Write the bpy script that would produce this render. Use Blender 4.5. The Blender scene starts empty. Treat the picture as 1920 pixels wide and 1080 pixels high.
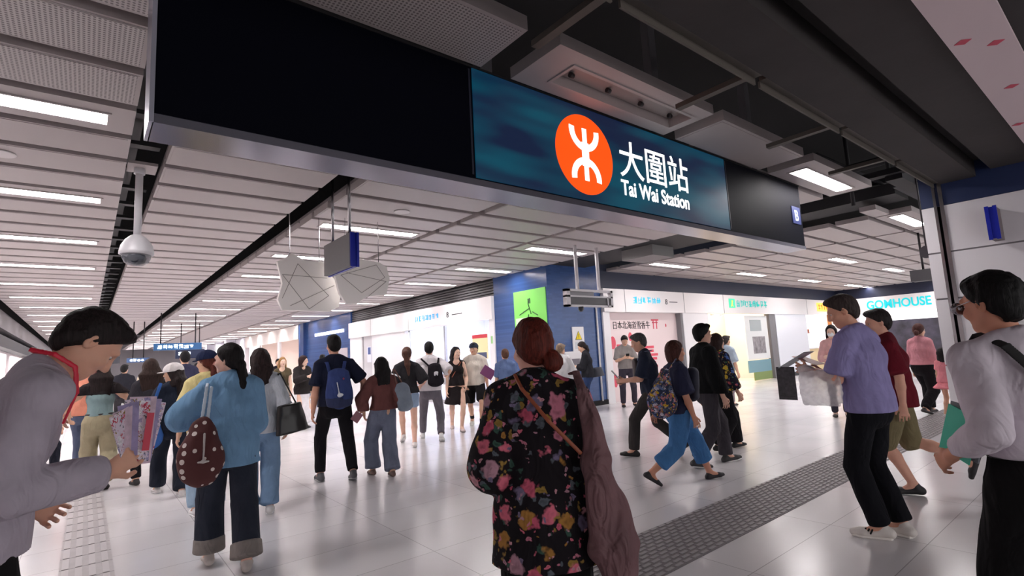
import bpy, bmesh, math, random
import numpy as np
from mathutils import Vector, Matrix
random.seed(7)
PI = math.pi
sc = bpy.context.scene
COL = sc.collection

# ------------------------------------------------------------------ camera, world, exposure
cd = bpy.data.cameras.new('camera'); cam = bpy.data.objects.new('camera', cd); COL.objects.link(cam)
cd.sensor_width = 36.0; cd.lens = 18.42; cd.clip_start = 0.05; cd.clip_end = 300
_y, _p, _r = 0.68394877, 0.12318699, -0.05193223
_cy, _sy, _cp, _sp = math.cos(_y), math.sin(_y), math.cos(_p), math.sin(_p)
_F = Vector((_sy*_cp, _cy*_cp, _sp)); _R0 = Vector((_cy, -_sy, 0)); _U0 = _R0.cross(_F)
_cr, _sr = math.cos(_r), math.sin(_r)
_R = _cr*_R0 + _sr*_U0; _U = -_sr*_R0 + _cr*_U0
cam.matrix_world = Matrix((( _R.x, _U.x, -_F.x, 0), (_R.y, _U.y, -_F.y, 0), (_R.z, _U.z, -_F.z, 1.42), (0, 0, 0, 1)))
sc.camera = cam
w = bpy.data.worlds.new('world'); sc.world = w; w.use_nodes = True
w.node_tree.nodes['Background'].inputs[0].default_value = (1.0, 0.97, 0.98, 1)
w.node_tree.nodes['Background'].inputs[1].default_value = 1.1
sc.view_settings.view_transform = 'Standard'; sc.view_settings.look = 'None'
sc.view_settings.gamma = 1; sc.view_settings.use_curve_mapping = False
sc.view_settings.exposure = 0.88
TUBE = 26.0          # strength of the fluorescent troughs
ZC = 3.46           # underside of the slatted ceiling

# ------------------------------------------------------------------ materials
def lin(c):
    return tuple(((v/255.0)/12.92 if v/255.0 <= .04045 else ((v/255.0+.055)/1.055)**2.4) for v in c)
MATS = {}
def mat(name, rgb, rough=.6, metal=0, emit=0, bump=0, bscale=60, spec=.5, noise=0, nscale=6, alpha=1, trans=0):
    if name in MATS: return MATS[name]
    m = bpy.data.materials.new(name); m.use_nodes = True; nt = m.node_tree; b = nt.nodes['Principled BSDF']
    c = lin(rgb)
    b.inputs['Base Color'].default_value = (*c, 1); b.inputs['Roughness'].default_value = rough
    b.inputs['Metallic'].default_value = metal; b.inputs['Specular IOR Level'].default_value = spec
    if emit:
        b.inputs['Emission Color'].default_value = (*c, 1); b.inputs['Emission Strength'].default_value = emit
    if alpha < 1: b.inputs['Alpha'].default_value = alpha
    if trans: b.inputs['Transmission Weight'].default_value = trans
    if noise or bump:
        tc = nt.nodes.new('ShaderNodeTexCoord')
    if noise:
        n = nt.nodes.new('ShaderNodeTexNoise'); n.inputs['Scale'].default_value = nscale; n.inputs['Detail'].default_value = 4
        nt.links.new(tc.outputs['Object'], n.inputs['Vector'])
        r = nt.nodes.new('ShaderNodeValToRGB')
        r.color_ramp.elements[0].position = .3; r.color_ramp.elements[1].position = .7
        r.color_ramp.elements[0].color = (*[v*(1-noise) for v in c], 1); r.color_ramp.elements[1].color = (*[min(1, v*(1+noise*.6)) for v in c], 1)
        nt.links.new(n.outputs['Fac'], r.inputs['Fac']); nt.links.new(r.outputs['Color'], b.inputs['Base Color'])
    if bump:
        n2 = nt.nodes.new('ShaderNodeTexNoise'); n2.inputs['Scale'].default_value = bscale; n2.inputs['Detail'].default_value = 3
        nt.links.new(tc.outputs['Object'], n2.inputs['Vector'])
        bp = nt.nodes.new('ShaderNodeBump'); bp.inputs['Strength'].default_value = bump; bp.inputs['Distance'].default_value = .01
        nt.links.new(n2.outputs['Fac'], bp.inputs['Height']); nt.links.new(bp.outputs['Normal'], b.inputs['Normal'])
    MATS[name] = m
    return m
def folds(m, dist=.03, strength=.8, sc_=7.0):
    nt = m.node_tree; b = nt.nodes['Principled BSDF']; L = nt.links.new
    tc = nt.nodes.new('ShaderNodeTexCoord'); mp = nt.nodes.new('ShaderNodeMapping'); mp.inputs['Scale'].default_value = (1.3, 1.3, .55)
    n = nt.nodes.new('ShaderNodeTexNoise'); n.inputs['Scale'].default_value = sc_; n.inputs['Detail'].default_value = 2.5; n.inputs['Distortion'].default_value = 1.6
    n2 = nt.nodes.new('ShaderNodeTexNoise'); n2.inputs['Scale'].default_value = 260; n2.inputs['Detail'].default_value = 1
    ma = nt.nodes.new('ShaderNodeMath'); ma.operation = 'MULTIPLY_ADD'; ma.inputs[1].default_value = .012
    bp = nt.nodes.new('ShaderNodeBump'); bp.inputs['Strength'].default_value = strength; bp.inputs['Distance'].default_value = dist
    L(tc.outputs['Object'], mp.inputs[0]); L(mp.outputs[0], n.inputs['Vector']); L(tc.outputs['Object'], n2.inputs['Vector'])
    L(n2.outputs['Fac'], ma.inputs[0]); L(n.outputs['Fac'], ma.inputs[2]); L(ma.outputs[0], bp.inputs['Height']); L(bp.outputs['Normal'], b.inputs['Normal'])
    return m
def cloth(rgb, rough=.92, bump=0, noise=.12):
    k = 'cloth_%d_%d_%d' % rgb
    if k in MATS: return MATS[k]
    return folds(mat(k, rgb, rough, noise=noise, nscale=9, spec=.2))
def skinm(rgb):
    k = 'skin_%d_%d_%d' % rgb
    new = k not in MATS
    m = mat(k, rgb, .55, noise=.08, nscale=12, spec=.35)
    if new:
        m.node_tree.nodes['Principled BSDF'].inputs['Subsurface Weight'].default_value = .12
        m.node_tree.nodes['Principled BSDF'].inputs['Subsurface Radius'].default_value = (.02, .008, .004)
    return m
def hairm(rgb):
    k = 'hair_%d_%d_%d' % rgb
    if k in MATS: return MATS[k]
    m = mat(k, rgb, .62, spec=.22); nt = m.node_tree; b = nt.nodes['Principled BSDF']
    tc = nt.nodes.new('ShaderNodeTexCoord'); mp = nt.nodes.new('ShaderNodeMapping'); mp.inputs['Scale'].default_value = (70, 70, 5)
    n = nt.nodes.new('ShaderNodeTexNoise'); n.inputs['Scale'].default_value = 1.6; n.inputs['Detail'].default_value = 5; n.inputs['Distortion'].default_value = .8
    nt.links.new(tc.outputs['Object'], mp.inputs[0]); nt.links.new(mp.outputs[0], n.inputs['Vector'])
    r = nt.nodes.new('ShaderNodeValToRGB'); c = lin(rgb)
    r.color_ramp.elements[0].position = .35; r.color_ramp.elements[1].position = .7
    r.color_ramp.elements[0].color = (*[v*.5 for v in c], 1); r.color_ramp.elements[1].color = (*[min(1, v*1.35+.002) for v in c], 1)
    nt.links.new(n.outputs['Fac'], r.inputs['Fac']); nt.links.new(r.outputs['Color'], b.inputs['Base Color'])
    bp = nt.nodes.new('ShaderNodeBump'); bp.inputs['Strength'].default_value = .55; bp.inputs['Distance'].default_value = .008
    nt.links.new(n.outputs['Fac'], bp.inputs['Height']); nt.links.new(bp.outputs['Normal'], b.inputs['Normal'])
    return m

# ------------------------------------------------------------------ object helpers
class MB:
    def __init__(s): s.bm = bmesh.new(); s.mats = []
    def mi(s, m):
        if m not in s.mats: s.mats.append(m)
        return s.mats.index(m)
    def box(s, a, b, m=None, M=None):
        x0, y0, z0 = a; x1, y1, z1 = b
        x0, x1 = sorted((x0, x1)); y0, y1 = sorted((y0, y1)); z0, z1 = sorted((z0, z1))
        v = [s.bm.verts.new(p) for p in ((x0,y0,z0),(x1,y0,z0),(x1,y1,z0),(x0,y1,z0),(x0,y0,z1),(x1,y0,z1),(x1,y1,z1),(x0,y1,z1))]
        k = s.mi(m) if m else 0
        for f in ((0,3,2,1),(4,5,6,7),(0,1,5,4),(1,2,6,5),(2,3,7,6),(3,0,4,7)):
            s.bm.faces.new([v[i] for i in f]).material_index = k
        if M:
            for q in v: q.co = M @ q.co
        return s
    def tube(s, a, b, r, m=None, n=12, r2=None):
        a = Vector(a); b = Vector(b); d = (b-a).normalized()
        u = d.orthogonal().normalized(); v = d.cross(u); r2 = r if r2 is None else r2
        A = [s.bm.verts.new(a+u*math.cos(2*PI*i/n)*r+v*math.sin(2*PI*i/n)*r) for i in range(n)]
        B = [s.bm.verts.new(b+u*math.cos(2*PI*i/n)*r2+v*math.sin(2*PI*i/n)*r2) for i in range(n)]
        k = s.mi(m) if m else 0
        for i in range(n):
            f = s.bm.faces.new((A[i], A[(i+1) % n], B[(i+1) % n], B[i])); f.material_index = k; f.smooth = n > 6
        s.bm.faces.new(A[::-1]).material_index = k; s.bm.faces.new(B).material_index = k
        return s
    def lathe(s, c, prof, m=None, n=28):
        c = Vector(c); k = s.mi(m) if m else 0; rings = []
        for r, z in prof:
            rings.append([s.bm.verts.new(c+Vector((r*math.cos(2*PI*i/n), r*math.sin(2*PI*i/n), z))) for i in range(n)])
        for A, B in zip(rings, rings[1:]):
            for i in range(n):
                f = s.bm.faces.new((A[i], A[(i+1) % n], B[(i+1) % n], B[i])); f.material_index = k; f.smooth = True
        s.bm.faces.new(rings[0][::-1]).material_index = k; s.bm.faces.new(rings[-1]).material_index = k
        return s
    def prism(s, pts, d, m=None):
        d = Vector(d); k = s.mi(m) if m else 0
        A = [s.bm.verts.new(p) for p in pts]; B = [s.bm.verts.new(Vector(p)+d) for p in pts]; n = len(A)
        s.bm.faces.new(A).material_index = k; s.bm.faces.new(B[::-1]).material_index = k
        for i in range(n): s.bm.faces.new((A[i], B[i], B[(i+1) % n], A[(i+1) % n])).material_index = k
        return s
    def quad(s, pts, m=None):
        k = s.mi(m) if m else 0
        s.bm.faces.new([s.bm.verts.new(p) for p in pts]).material_index = k; return s
    def done(s, name, m=None, parent=None, bevel=0):
        bmesh.ops.recalc_face_normals(s.bm, faces=s.bm.faces)
        me = bpy.data.meshes.new(name); s.bm.to_mesh(me); s.bm.free()
        for q in (s.mats or [m]): me.materials.append(q)
        o = bpy.data.objects.new(name, me); COL.objects.link(o)
        if parent: setpar(o, parent)
        if bevel:
            bv = o.modifiers.new('b', 'BEVEL'); bv.width = bevel; bv.segments = 2; bv.limit_method = 'ANGLE'
        return o
def setpar(o, p):
    o.parent = p; o.matrix_parent_inverse = Matrix.Translation(-p.location) if p.rotation_euler.z == 0 else p_world(p).inverted()
def p_world(p):
    return Matrix.Translation(p.location) @ p.rotation_euler.to_matrix().to_4x4()
def thing(name, label, cat, loc=(0, 0, 0), group=None):
    o = bpy.data.objects.new(name, None); COL.objects.link(o); o.location = loc
    o.empty_display_size = .1; o['label'] = label; o['category'] = cat
    if group: o['group'] = group
    return o
def tag(o, label, cat, group=None):
    o['label'] = label; o['category'] = cat
    if group: o['group'] = group
    return o
def struct(o): o['kind'] = 'structure'; return o
def text_mesh(txt, size, name, m, parent=None, loc=(0, 0, 0), rot=(PI/2, 0, 0), sx=1, offset=0, ext=.004, align='LEFT'):
    c = bpy.data.curves.new(name, 'FONT'); c.body = txt; c.size = size; c.extrude = ext; c.offset = offset; c.align_x = align
    t = bpy.data.objects.new('t', c); COL.objects.link(t); t.scale = (sx, 1, 1)
    dg = bpy.context.evaluated_depsgraph_get(); me = bpy.data.meshes.new_from_object(t.evaluated_get(dg))
    me.transform(Matrix.Translation(loc) @ Matrix.Rotation(rot[2], 4, 'Z') @ Matrix.Rotation(rot[0], 4, 'X') @ Matrix.Diagonal((sx, 1, 1, 1)))
    bpy.data.objects.remove(t); me.materials.clear(); me.materials.append(m)
    o = bpy.data.objects.new(name, me); COL.objects.link(o)
    if parent: setpar(o, parent)
    return o

# ------------------------------------------------------------------ signed-distance modelling (organic shapes as one continuous mesh)
def V(*a): return np.array(a if len(a) > 1 else a[0], float)
def unit(v): v = np.asarray(v, float); return v/(np.linalg.norm(v)+1e-12)
class Ell:
    def __init__(s, c, r, fr=None, k=.02, op='u'):
        s.c = V(c); s.r = V(r) if not np.isscalar(r) else V(r, r, r); s.fr = np.eye(3) if fr is None else np.array(fr); s.k = k; s.op = op
        s.bc = s.c; s.br = s.r.max()
    def d(s, P):
        q = (P-s.c) @ s.fr.T
        a = np.sqrt(((q/s.r)**2).sum(1)); b = np.sqrt(((q/s.r**2)**2).sum(1))+1e-9
        return np.where(a < .05, -s.r.min(), a*(a-1)/b)
class Seg:   # elliptical tapered segment; u = side axis; ra=(u,v) radii at a; rb at b
    def __init__(s, a, b, ra, rb, u=None, k=.02, op='u', cap=1.0):
        s.a = V(a); s.b = V(b); ra = (ra, ra) if np.isscalar(ra) else ra; rb = (rb, rb) if np.isscalar(rb) else rb
        s.ra = V(ra); s.rb = V(rb); s.k = k; s.op = op; s.cap = cap
        w = unit(s.b-s.a); u = V(1, 0, 0) if u is None else V(u)
        u = u-w*(u@w)
        if np.linalg.norm(u) < 1e-3: u = V(0, 1, 0)-w*w[1]
        s.u = unit(u); s.w = w; s.v = np.cross(w, s.u); s.L = np.linalg.norm(s.b-s.a)
        s.bc = (s.a+s.b)/2; s.br = s.L/2+max(s.ra.max(), s.rb.max())
    def d(s, P):
        q = P-s.a; t = np.clip((q@s.w)/max(s.L, 1e-6), 0, 1)
        q = q-t[:, None]*(s.w*s.L)
        R = s.ra[None]*(1-t[:, None])+s.rb[None]*t[:, None]
        qu = q@s.u; qv = q@s.v; qw = q@s.w; rw = R.min(1)*s.cap
        a = np.sqrt((qu/R[:, 0])**2+(qv/R[:, 1])**2+(qw/rw)**2)
        b = np.sqrt((qu/R[:, 0]**2)**2+(qv/R[:, 1]**2)**2+(qw/rw**2)**2)+1e-9
        return np.where(a < .05, -R.min(1), a*(a-1)/b)
class Cut:   # keep the side where (p-c).n < 0
    def __init__(s, c, n, k=0, op='c', within=None): s.c = V(c); s.n = unit(n); s.op = op; s.k = k; s.within = within
    def d(s, P): return (P-s.c)@s.n
def chain(pts, rs, u=None, k=.02):
    return [Seg(pts[i], pts[i+1], rs[i], rs[i+1], u, k) for i in range(len(pts)-1)]
def smin(a, b, k):
    if k <= 0: return np.minimum(a, b)
    h = np.clip(.5+.5*(b-a)/k, 0, 1); return b*(1-h)+a*h-k*h*(1-h)
def wrinkle(amp, sc=1.0, seed=0, stretch=(1, 1, .45)):
    rs = np.random.RandomState(seed); K = rs.normal(size=(7, 3))*28*sc*np.array(stretch); ph = rs.rand(7)*6.28
    def f(P):
        w = P+.02*np.sin(P[:, [1, 2, 0]]*17*sc+ph[:3]); d = 0
        for k, p in zip(K, ph): d = d+np.sin(w@k+p)
        return amp*d/3.2
    return f
_C = np.array([(i, j, k) for k in (0, 1) for j in (0, 1) for i in (0, 1)])
_E = [(a, b) for a in range(8) for b in range(a+1, 8) if np.abs(_C[a]-_C[b]).sum() == 1]
def sdf_mesh(prims, vox, disp=None):
    U = [p for p in prims if p.op == 'u']; S = [p for p in prims if p.op == 's']; CU = [p for p in prims if p.op == 'c']
    lo = np.min([p.bc-p.br for p in U], 0)-3*vox; hi = np.max([p.bc+p.br for p in U], 0)+3*vox
    for c in CU:
        for ax in range(3):
            if c.within is None and abs(c.n[ax]) > .999:
                if c.n[ax] < 0: lo[ax] = max(lo[ax], c.c[ax]-3*vox)
                else: hi[ax] = min(hi[ax], c.c[ax]+3*vox)
    B = 8; nb = np.ceil((hi-lo)/vox/B).astype(int)+1
    ii = np.stack(np.meshgrid(*[np.arange(n) for n in nb], indexing='ij'), -1).reshape(-1, 3)
    cen = lo+(ii+.5)*B*vox; hb = B*vox*.87
    def field(P, bcen=None):
        d = np.full(len(P), 1.0)
        for lst in (U, S):
            for p in lst:
                if bcen is not None:
                    near = np.linalg.norm(bcen-p.bc, axis=1) < p.br+hb+.05
                    if not near.any(): continue
                    m = np.repeat(near, len(P)//len(bcen)); q = p.d(P[m])
                    d[m] = smin(d[m], q, p.k) if p.op == 'u' else -smin(-d[m], q, p.k)
                else:
                    q = p.d(P); d = smin(d, q, p.k) if p.op == 'u' else -smin(-d, q, p.k)
        if disp is not None: d = d+disp(P)
        for c in CU:
            q = c.d(P)
            if c.within is not None:
                m = np.linalg.norm(P-c.within[0], axis=1) < c.within[1]
                d = np.where(m, -smin(-d, -q, c.k), d)
            else: d = -smin(-d, -q, c.k) if c.k else np.maximum(d, q)
        return d
    dc = field(cen)
    act = np.abs(dc) < hb*1.9+.03
    D = np.repeat(np.repeat(np.repeat(np.where(dc < 0, -1., 1.).reshape(nb), B, 0), B, 1), B, 2).astype(np.float32)
    ai = ii[act]
    off = np.stack(np.meshgrid(*[np.arange(B)]*3, indexing='ij'), -1).reshape(-1, 3)
    for s0 in range(0, len(ai), 1500):
        a = ai[s0:s0+1500]; idx = (a[:, None]*B+off[None]).reshape(-1, 3)
        d = field(lo+idx*vox, cen[act][s0:s0+1500])
        D[idx[:, 0], idx[:, 1], idx[:, 2]] = d
    N = np.array(D.shape); s = D < 0
    cnt = np.zeros(N-1, np.int8)
    for c in _C: cnt += s[c[0]:N[0]-1+c[0], c[1]:N[1]-1+c[1], c[2]:N[2]-1+c[2]]
    cells = np.argwhere((cnt > 0) & (cnt < 8))
    vals = np.stack([D[cells[:, 0]+c[0], cells[:, 1]+c[1], cells[:, 2]+c[2]] for c in _C], 1)
    acc = np.zeros((len(cells), 3)); n = np.zeros(len(cells))
    for a, b in _E:
        va, vb = vals[:, a], vals[:, b]; x = (va < 0) != (vb < 0)
        t = np.where(x, va/np.where(x, va-vb, 1), 0)
        acc += np.where(x[:, None], _C[a]+(t[:, None])*(_C[b]-_C[a]), 0); n += x
    verts = lo+(cells+acc/n[:, None])*vox
    im = np.full(N-1, -1, np.int64); im[cells[:, 0], cells[:, 1], cells[:, 2]] = np.arange(len(cells))
    quads = []
    for ax in range(3):
        o1, o2 = [(1, 2), (2, 0), (0, 1)][ax]
        A = [slice(1, -1)]*3; A[ax] = slice(0, -1); Bb = list(A); Bb[ax] = slice(1, None)
        sa, sb = s[tuple(A)], s[tuple(Bb)]
        e = np.argwhere(sa != sb); sg = sa[e[:, 0], e[:, 1], e[:, 2]]
        e = e.copy(); e[:, o1] += 1; e[:, o2] += 1
        ok = np.all(e < np.array(im.shape), axis=1); e = e[ok]; sg = sg[ok]
        def g(d1, d2):
            f = e.copy(); f[:, o1] -= d1; f[:, o2] -= d2; return im[f[:, 0], f[:, 1], f[:, 2]]
        q = np.stack([g(1, 1), g(0, 1), g(0, 0), g(1, 0)], 1)
        q[~sg] = q[~sg][:, ::-1]; quads.append(q)
    q = np.concatenate(quads); q = q[(q >= 0).all(1)]
    return verts, q
def np_mesh(name, v, q, smooth=True):
    me = bpy.data.meshes.new(name)
    me.vertices.add(len(v)); me.vertices.foreach_set('co', np.ascontiguousarray(v, np.float32).ravel())
    me.loops.add(q.size); me.loops.foreach_set('vertex_index', np.ascontiguousarray(q, np.int32).ravel())
    me.polygons.add(len(q)); me.polygons.foreach_set('loop_start', np.arange(0, q.size, 4, dtype=np.int32))
    try: me.polygons.foreach_set('loop_total', np.full(len(q), 4, np.int32))
    except Exception: pass
    me.polygons.foreach_set('use_smooth', np.full(len(q), smooth)); me.update(calc_edges=True); me.validate()
    return me
def sdf_obj(name, prims, vox, m, parent=None, world=None, disp=None):
    v, q = sdf_mesh(prims, vox, disp)
    me = np_mesh(name, v, q); me.materials.append(m)
    o = bpy.data.objects.new(name, me); COL.objects.link(o)
    if parent is not None: o.parent = parent
    elif world is not None: o.matrix_world = world
    return o

# ------------------------------------------------------------------ the station shell
white = mat('white_panel', (232, 230, 232), .35)
M_slat = mat('slat', (178, 169, 168), .5, bump=.03)
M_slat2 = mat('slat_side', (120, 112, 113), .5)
M_dark = mat('void_dark', (22, 20, 22), .9)
M_soffit = mat('soffit_dark', (50, 45, 45), .8, noise=.18, nscale=2, bump=.2, bscale=12)
M_steel = mat('steel', (190, 188, 190), .22, metal=1)
M_dsteel = mat('dark_steel', (60, 58, 60), .45, metal=.6)
M_tube = mat('tube', (255, 250, 250), .5, emit=TUBE)
M_blue = mat('blue_tile', (52, 88, 150), .3, noise=.15, nscale=3)
M_navy = mat('navy', (22, 30, 54), .4)
M_glass = mat('shop_glass', (235, 240, 245), .05, alpha=.18)

def floor_material():
    m = bpy.data.materials.new('floor_tile'); m.use_nodes = True; nt = m.node_tree; b = nt.nodes['Principled BSDF']
    tc = nt.nodes.new('ShaderNodeTexCoord'); mp = nt.nodes.new('ShaderNodeMapping'); mp.inputs['Location'].default_value = (.35, .02, 0)
    br = nt.nodes.new('ShaderNodeTexBrick'); br.inputs['Scale'].default_value = 1; br.inputs['Brick Width'].default_value = 1.2; br.inputs['Row Height'].default_value = .6
    br.offset = 0.0; br.inputs['Mortar Size'].default_value = .003; br.inputs['Mortar Smooth'].default_value = .1
    c = lin((230, 227, 229)); c2 = lin((222, 218, 221)); g = lin((178, 174, 177))
    br.inputs['Color1'].default_value = (*c, 1); br.inputs['Color2'].default_value = (*c2, 1); br.inputs['Mortar'].default_value = (*g, 1)
    n = nt.nodes.new('ShaderNodeTexNoise'); n.inputs['Scale'].default_value = 1.3; n.inputs['Detail'].default_value = 5
    mx = nt.nodes.new('ShaderNodeMix'); mx.data_type = 'RGBA'; mx.blend_type = 'MULTIPLY'; mx.inputs['Factor'].default_value = .10
    nt.links.new(tc.outputs['Object'], mp.inputs[0]); nt.links.new(mp.outputs[0], br.inputs['Vector']); nt.links.new(tc.outputs['Object'], n.inputs['Vector'])
    nt.links.new(br.outputs['Color'], mx.inputs[6]); nt.links.new(n.outputs['Fac'], mx.inputs[7]); nt.links.new(mx.outputs[2], b.inputs['Base Color'])
    r = nt.nodes.new('ShaderNodeMapRange'); r.inputs[3].default_value = .14; r.inputs[4].default_value = .30
    nt.links.new(n.outputs['Fac'], r.inputs[0]); nt.links.new(r.outputs[0], b.inputs['Roughness'])
    b.inputs['Specular IOR Level'].default_value = .5
    return m
struct(MB().box((-6, -6, -.1), (34, 75, 0)).done('floor', floor_material()))

# upper void: slab far above the slats, walls at the edges
struct(MB().box((-6, -6, 4.9), (34, 75, 5.0)).done('ceiling', M_dark))

def slats(x0, x1, ys, lights=(), lx=None, perf=False, group=None):
    """one bay of hanging slat panels running along X; ys = near edges, pitch .6425, depth .545"""
    mb = MB()
    for i, y in enumerate(ys):
        if i in lights: continue
        mb.box((x0, y, ZC), (x1, y+.535, ZC+.09), M_slat)
        mb.box((x0+.02, y+.02, ZC-.004), (x1-.02, y+.515, ZC), M_slat)
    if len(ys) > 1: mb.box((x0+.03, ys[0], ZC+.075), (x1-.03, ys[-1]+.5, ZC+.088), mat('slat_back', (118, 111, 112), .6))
    struct(mb.done('ceiling'))
LN = 0
def trough(x0, x1, y, lx0, lx1, label, lit=True, lw=.215):
    """slat panel with a recessed fluorescent trough"""
    t = thing('ceiling_light', label, 'ceiling light', ((x0+x1)/2, y+.27, ZC), 'fluorescent troughs in the slatted ceiling')
    yc = y+.2675; a, b = yc-lw/2, yc+lw/2; mb = MB()
    mb.box((x0, y, ZC), (x1, a, ZC+.09)).box((x0, b, ZC), (x1, y+.535, ZC+.09)).box((x0, a, ZC), (lx0, b, ZC+.09)).box((lx1, a, ZC), (x1, b, ZC+.09))
    mb.box((lx0, a, ZC+.085), (lx1, b, ZC+.09))
    mb.done('housing', M_slat, t)
    fr = MB()
    for (p, q) in (((lx0-.025, a-.025), (lx1+.025, a)), ((lx0-.025, b), (lx1+.025, b+.025)), ((lx0-.025, a), (lx0, b)), ((lx1, a), (lx1+.025, b))):
        fr.box((*p, ZC-.01), (*q, ZC))
    fr.done('trim_frame', M_slat, t)
    MB().box((lx0+.01, a+.01, ZC+(.022 if lit else .07)), (lx1-.01, b-.01, ZC+(.03 if lit else .078))).done('diffuser', M_tube if lit else mat('off_tube', (150, 140, 138), .4), t)
    if not lit:
        for k in range(4):
            MB().tube((lx0+.12+k*(lx1-lx0-.24)/3, yc+.04, ZC+.05), (lx0+.16+k*(lx1-lx0-.24)/3, yc+.04, ZC+.05), .02, n=8).done('lamp_clip', M_dsteel, t)
    return t
PIT = .6425
def words(i): return ['nearest', 'second', 'third', 'fourth', 'fifth', 'sixth', 'seventh', 'eighth', 'ninth', 'tenth', 'eleventh', 'twelfth', 'thirteenth', 'fourteenth', 'fifteenth', 'sixteenth', 'seventeenth', 'eighteenth', 'nineteenth', 'twentieth', 'twenty-first', 'twenty-second', 'twenty-third', 'twenty-fourth', 'twenty-fifth', 'twenty-sixth'][min(i, 25)]
# the long concourse bays:  (x0, x1, light x0, light x1, first lit row, name)
BAYS = [(-1.78, .235, -1.55, .06, 'left'), (.54, 2.08, None, None, ''), (2.42, 4.32, 2.65, 4.2, 'middle'), (4.45, 6.34, None, None, ''), (6.46, 8.52, 6.72, 8.28, 'right')]
for bi, (x0, x1, a, b, nm) in enumerate(BAYS):
    y0 = 4.875-.05
    start = 4.825-6*PIT if bi == 0 else 5.465
    if bi == 0: start = 4.855-8*PIT
    ys = []; y = start
    while y < 58: ys.append(y); y += PIT
    lit = []
    if a is not None:
        for i, yy in enumerate(ys):
            ph = (yy+.2675-5.13)/2.57
            if abs(ph-round(ph)) < .1: lit.append(i)
    slats(x0, x1, ys, lit)
    for n, i in enumerate(lit):
        trough(x0, x1, ys[i], a, b, 'white fluorescent trough, %s lit strip from the viewer in the %s slat bay' % (words(n), nm))
    # bright edge lips on the bay sides
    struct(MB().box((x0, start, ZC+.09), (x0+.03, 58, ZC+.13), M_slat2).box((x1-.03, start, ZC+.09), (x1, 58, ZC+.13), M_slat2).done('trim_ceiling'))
# the row of hanging panels over the station sign
Yr = 2.305
p = MB(); p.box((.54, Yr, ZC), (2.12, Yr+.52, ZC+.1), M_slat)
def perf_mat():
    m = bpy.data.materials.new('perforated'); m.use_nodes = True; nt = m.node_tree; b = nt.nodes['Principled BSDF']
    tc = nt.nodes.new('ShaderNodeTexCoord'); wv = nt.nodes.new('ShaderNodeTexWave'); wv.inputs['Scale'].default_value = 13; wv.bands_direction = 'X'
    wv2 = nt.nodes.new('ShaderNodeTexWave'); wv2.inputs['Scale'].default_value = 13; wv2.bands_direction = 'Y'
    mu = nt.nodes.new('ShaderNodeMath'); mu.operation = 'MULTIPLY'
    r = nt.nodes.new('ShaderNodeValToRGB'); r.color_ramp.elements[0].position = .15; r.color_ramp.elements[1].position = .5
    r.color_ramp.elements[0].color = (*lin((192, 184, 183)), 1); r.color_ramp.elements[1].color = (*lin((118, 110, 110)), 1)
    nt.links.new(tc.outputs['Object'], wv.inputs[0]); nt.links.new(tc.outputs['Object'], wv2.inputs[0])
    nt.links.new(wv.outputs['Fac'], mu.inputs[0]); nt.links.new(wv2.outputs['Fac'], mu.inputs[1])
    nt.links.new(mu.outputs[0], r.inputs[0]); nt.links.new(r.outputs[0], b.inputs['Base Color']); b.inputs['Roughness'].default_value = .5
    return m
M_perf = perf_mat()
p.box((.57, Yr+.03, ZC-.003), (2.09, Yr+.49, ZC), M_perf)
struct(p.done('ceiling'))
# perforated faces on the two nearest left-hand slats
p = MB()
for k in range(4):
    yy = 4.855-PIT*(k+1)
    if True: p.box((-1.75, yy-.0+.03, ZC-.007), (.205, yy+.505, ZC-.003), M_perf)
struct(p.done('ceiling'))
struct(MB().box((4.51, Yr, ZC), (6.24, Yr+.52, ZC+.1), M_slat).box((4.54, Yr+.03, ZC-.004), (6.21, Yr+.49, ZC), M_slat)
       .box((5.0, 2.94, ZC), (8.47, 3.40, ZC+.1), M_slat).done('ceiling'))
t = trough(2.4, 4.32, Yr-.01, 2.68, 4.2, 'unlit ceiling trough with empty tube bed directly over the orange logo', False, .24)
t = trough(6.49, 8.43, Yr-.01, 6.7, 8.2, 'lit ceiling trough above the right end of the station sign', True, .2)
for y in [Yr-PIT*k for k in (1, 2)]: pass

# right-hand grid ceiling
xs = [10.75+2.15*k for k in range(8)]
for ri in range(11):
    y = 2.42+ri*PIT
    mb = MB(); n = 0
    for ci, x in enumerate(xs):
        isl = (ri % 4 == 0 and ci % 2 == 0) or (ri % 4 == 0 and ci == 7)
        if isl:
            trough(x+.03, x+2.1, y, x+.2, x+1.75, 'short ceiling light of the right grid ceiling, %s row, %s column beyond the sign' % (words(ri//4), words(ci)), True, .2)
            continue
        mb.box((x+.05, y, ZC), (x+2.08, y+.535, ZC+.08), M_slat)
    if ri == 0: mb.box((10.02, y+.3, ZC), (10.7, y+.535, ZC+.08), M_slat)
    struct(mb.done('ceiling'))
# dark bulkhead boxes between the two ceilings and duct pieces in the void
struct(MB().box((8.6, 5.4, 3.5), (9.9, 9.14, 3.75)).box((9.9, 2.4, 3.62), (10.6, 9.14, 3.8)).done('trim_bulkhead', mat('bulkhead', (34, 33, 36), .7)))
tag(MB().box((9.0, 6.4, 3.28), (9.75, 7.2, 3.5)).done('air_duct', mat('duct', (120, 118, 118), .5, metal=.4)), 'short grey air duct box above the monitor bracket', 'duct')
# dark soffit over the camera with its groove
struct(MB().box((-6, 1.19, 3.25), (8.3, 1.53, 3.6)).box((-6, -6, 3.30), (8.3, 1.05, 3.7)).box((-6, 1.04, 3.45), (8.3, 1.2, 3.7)).done('ceiling', M_soffit))
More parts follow.
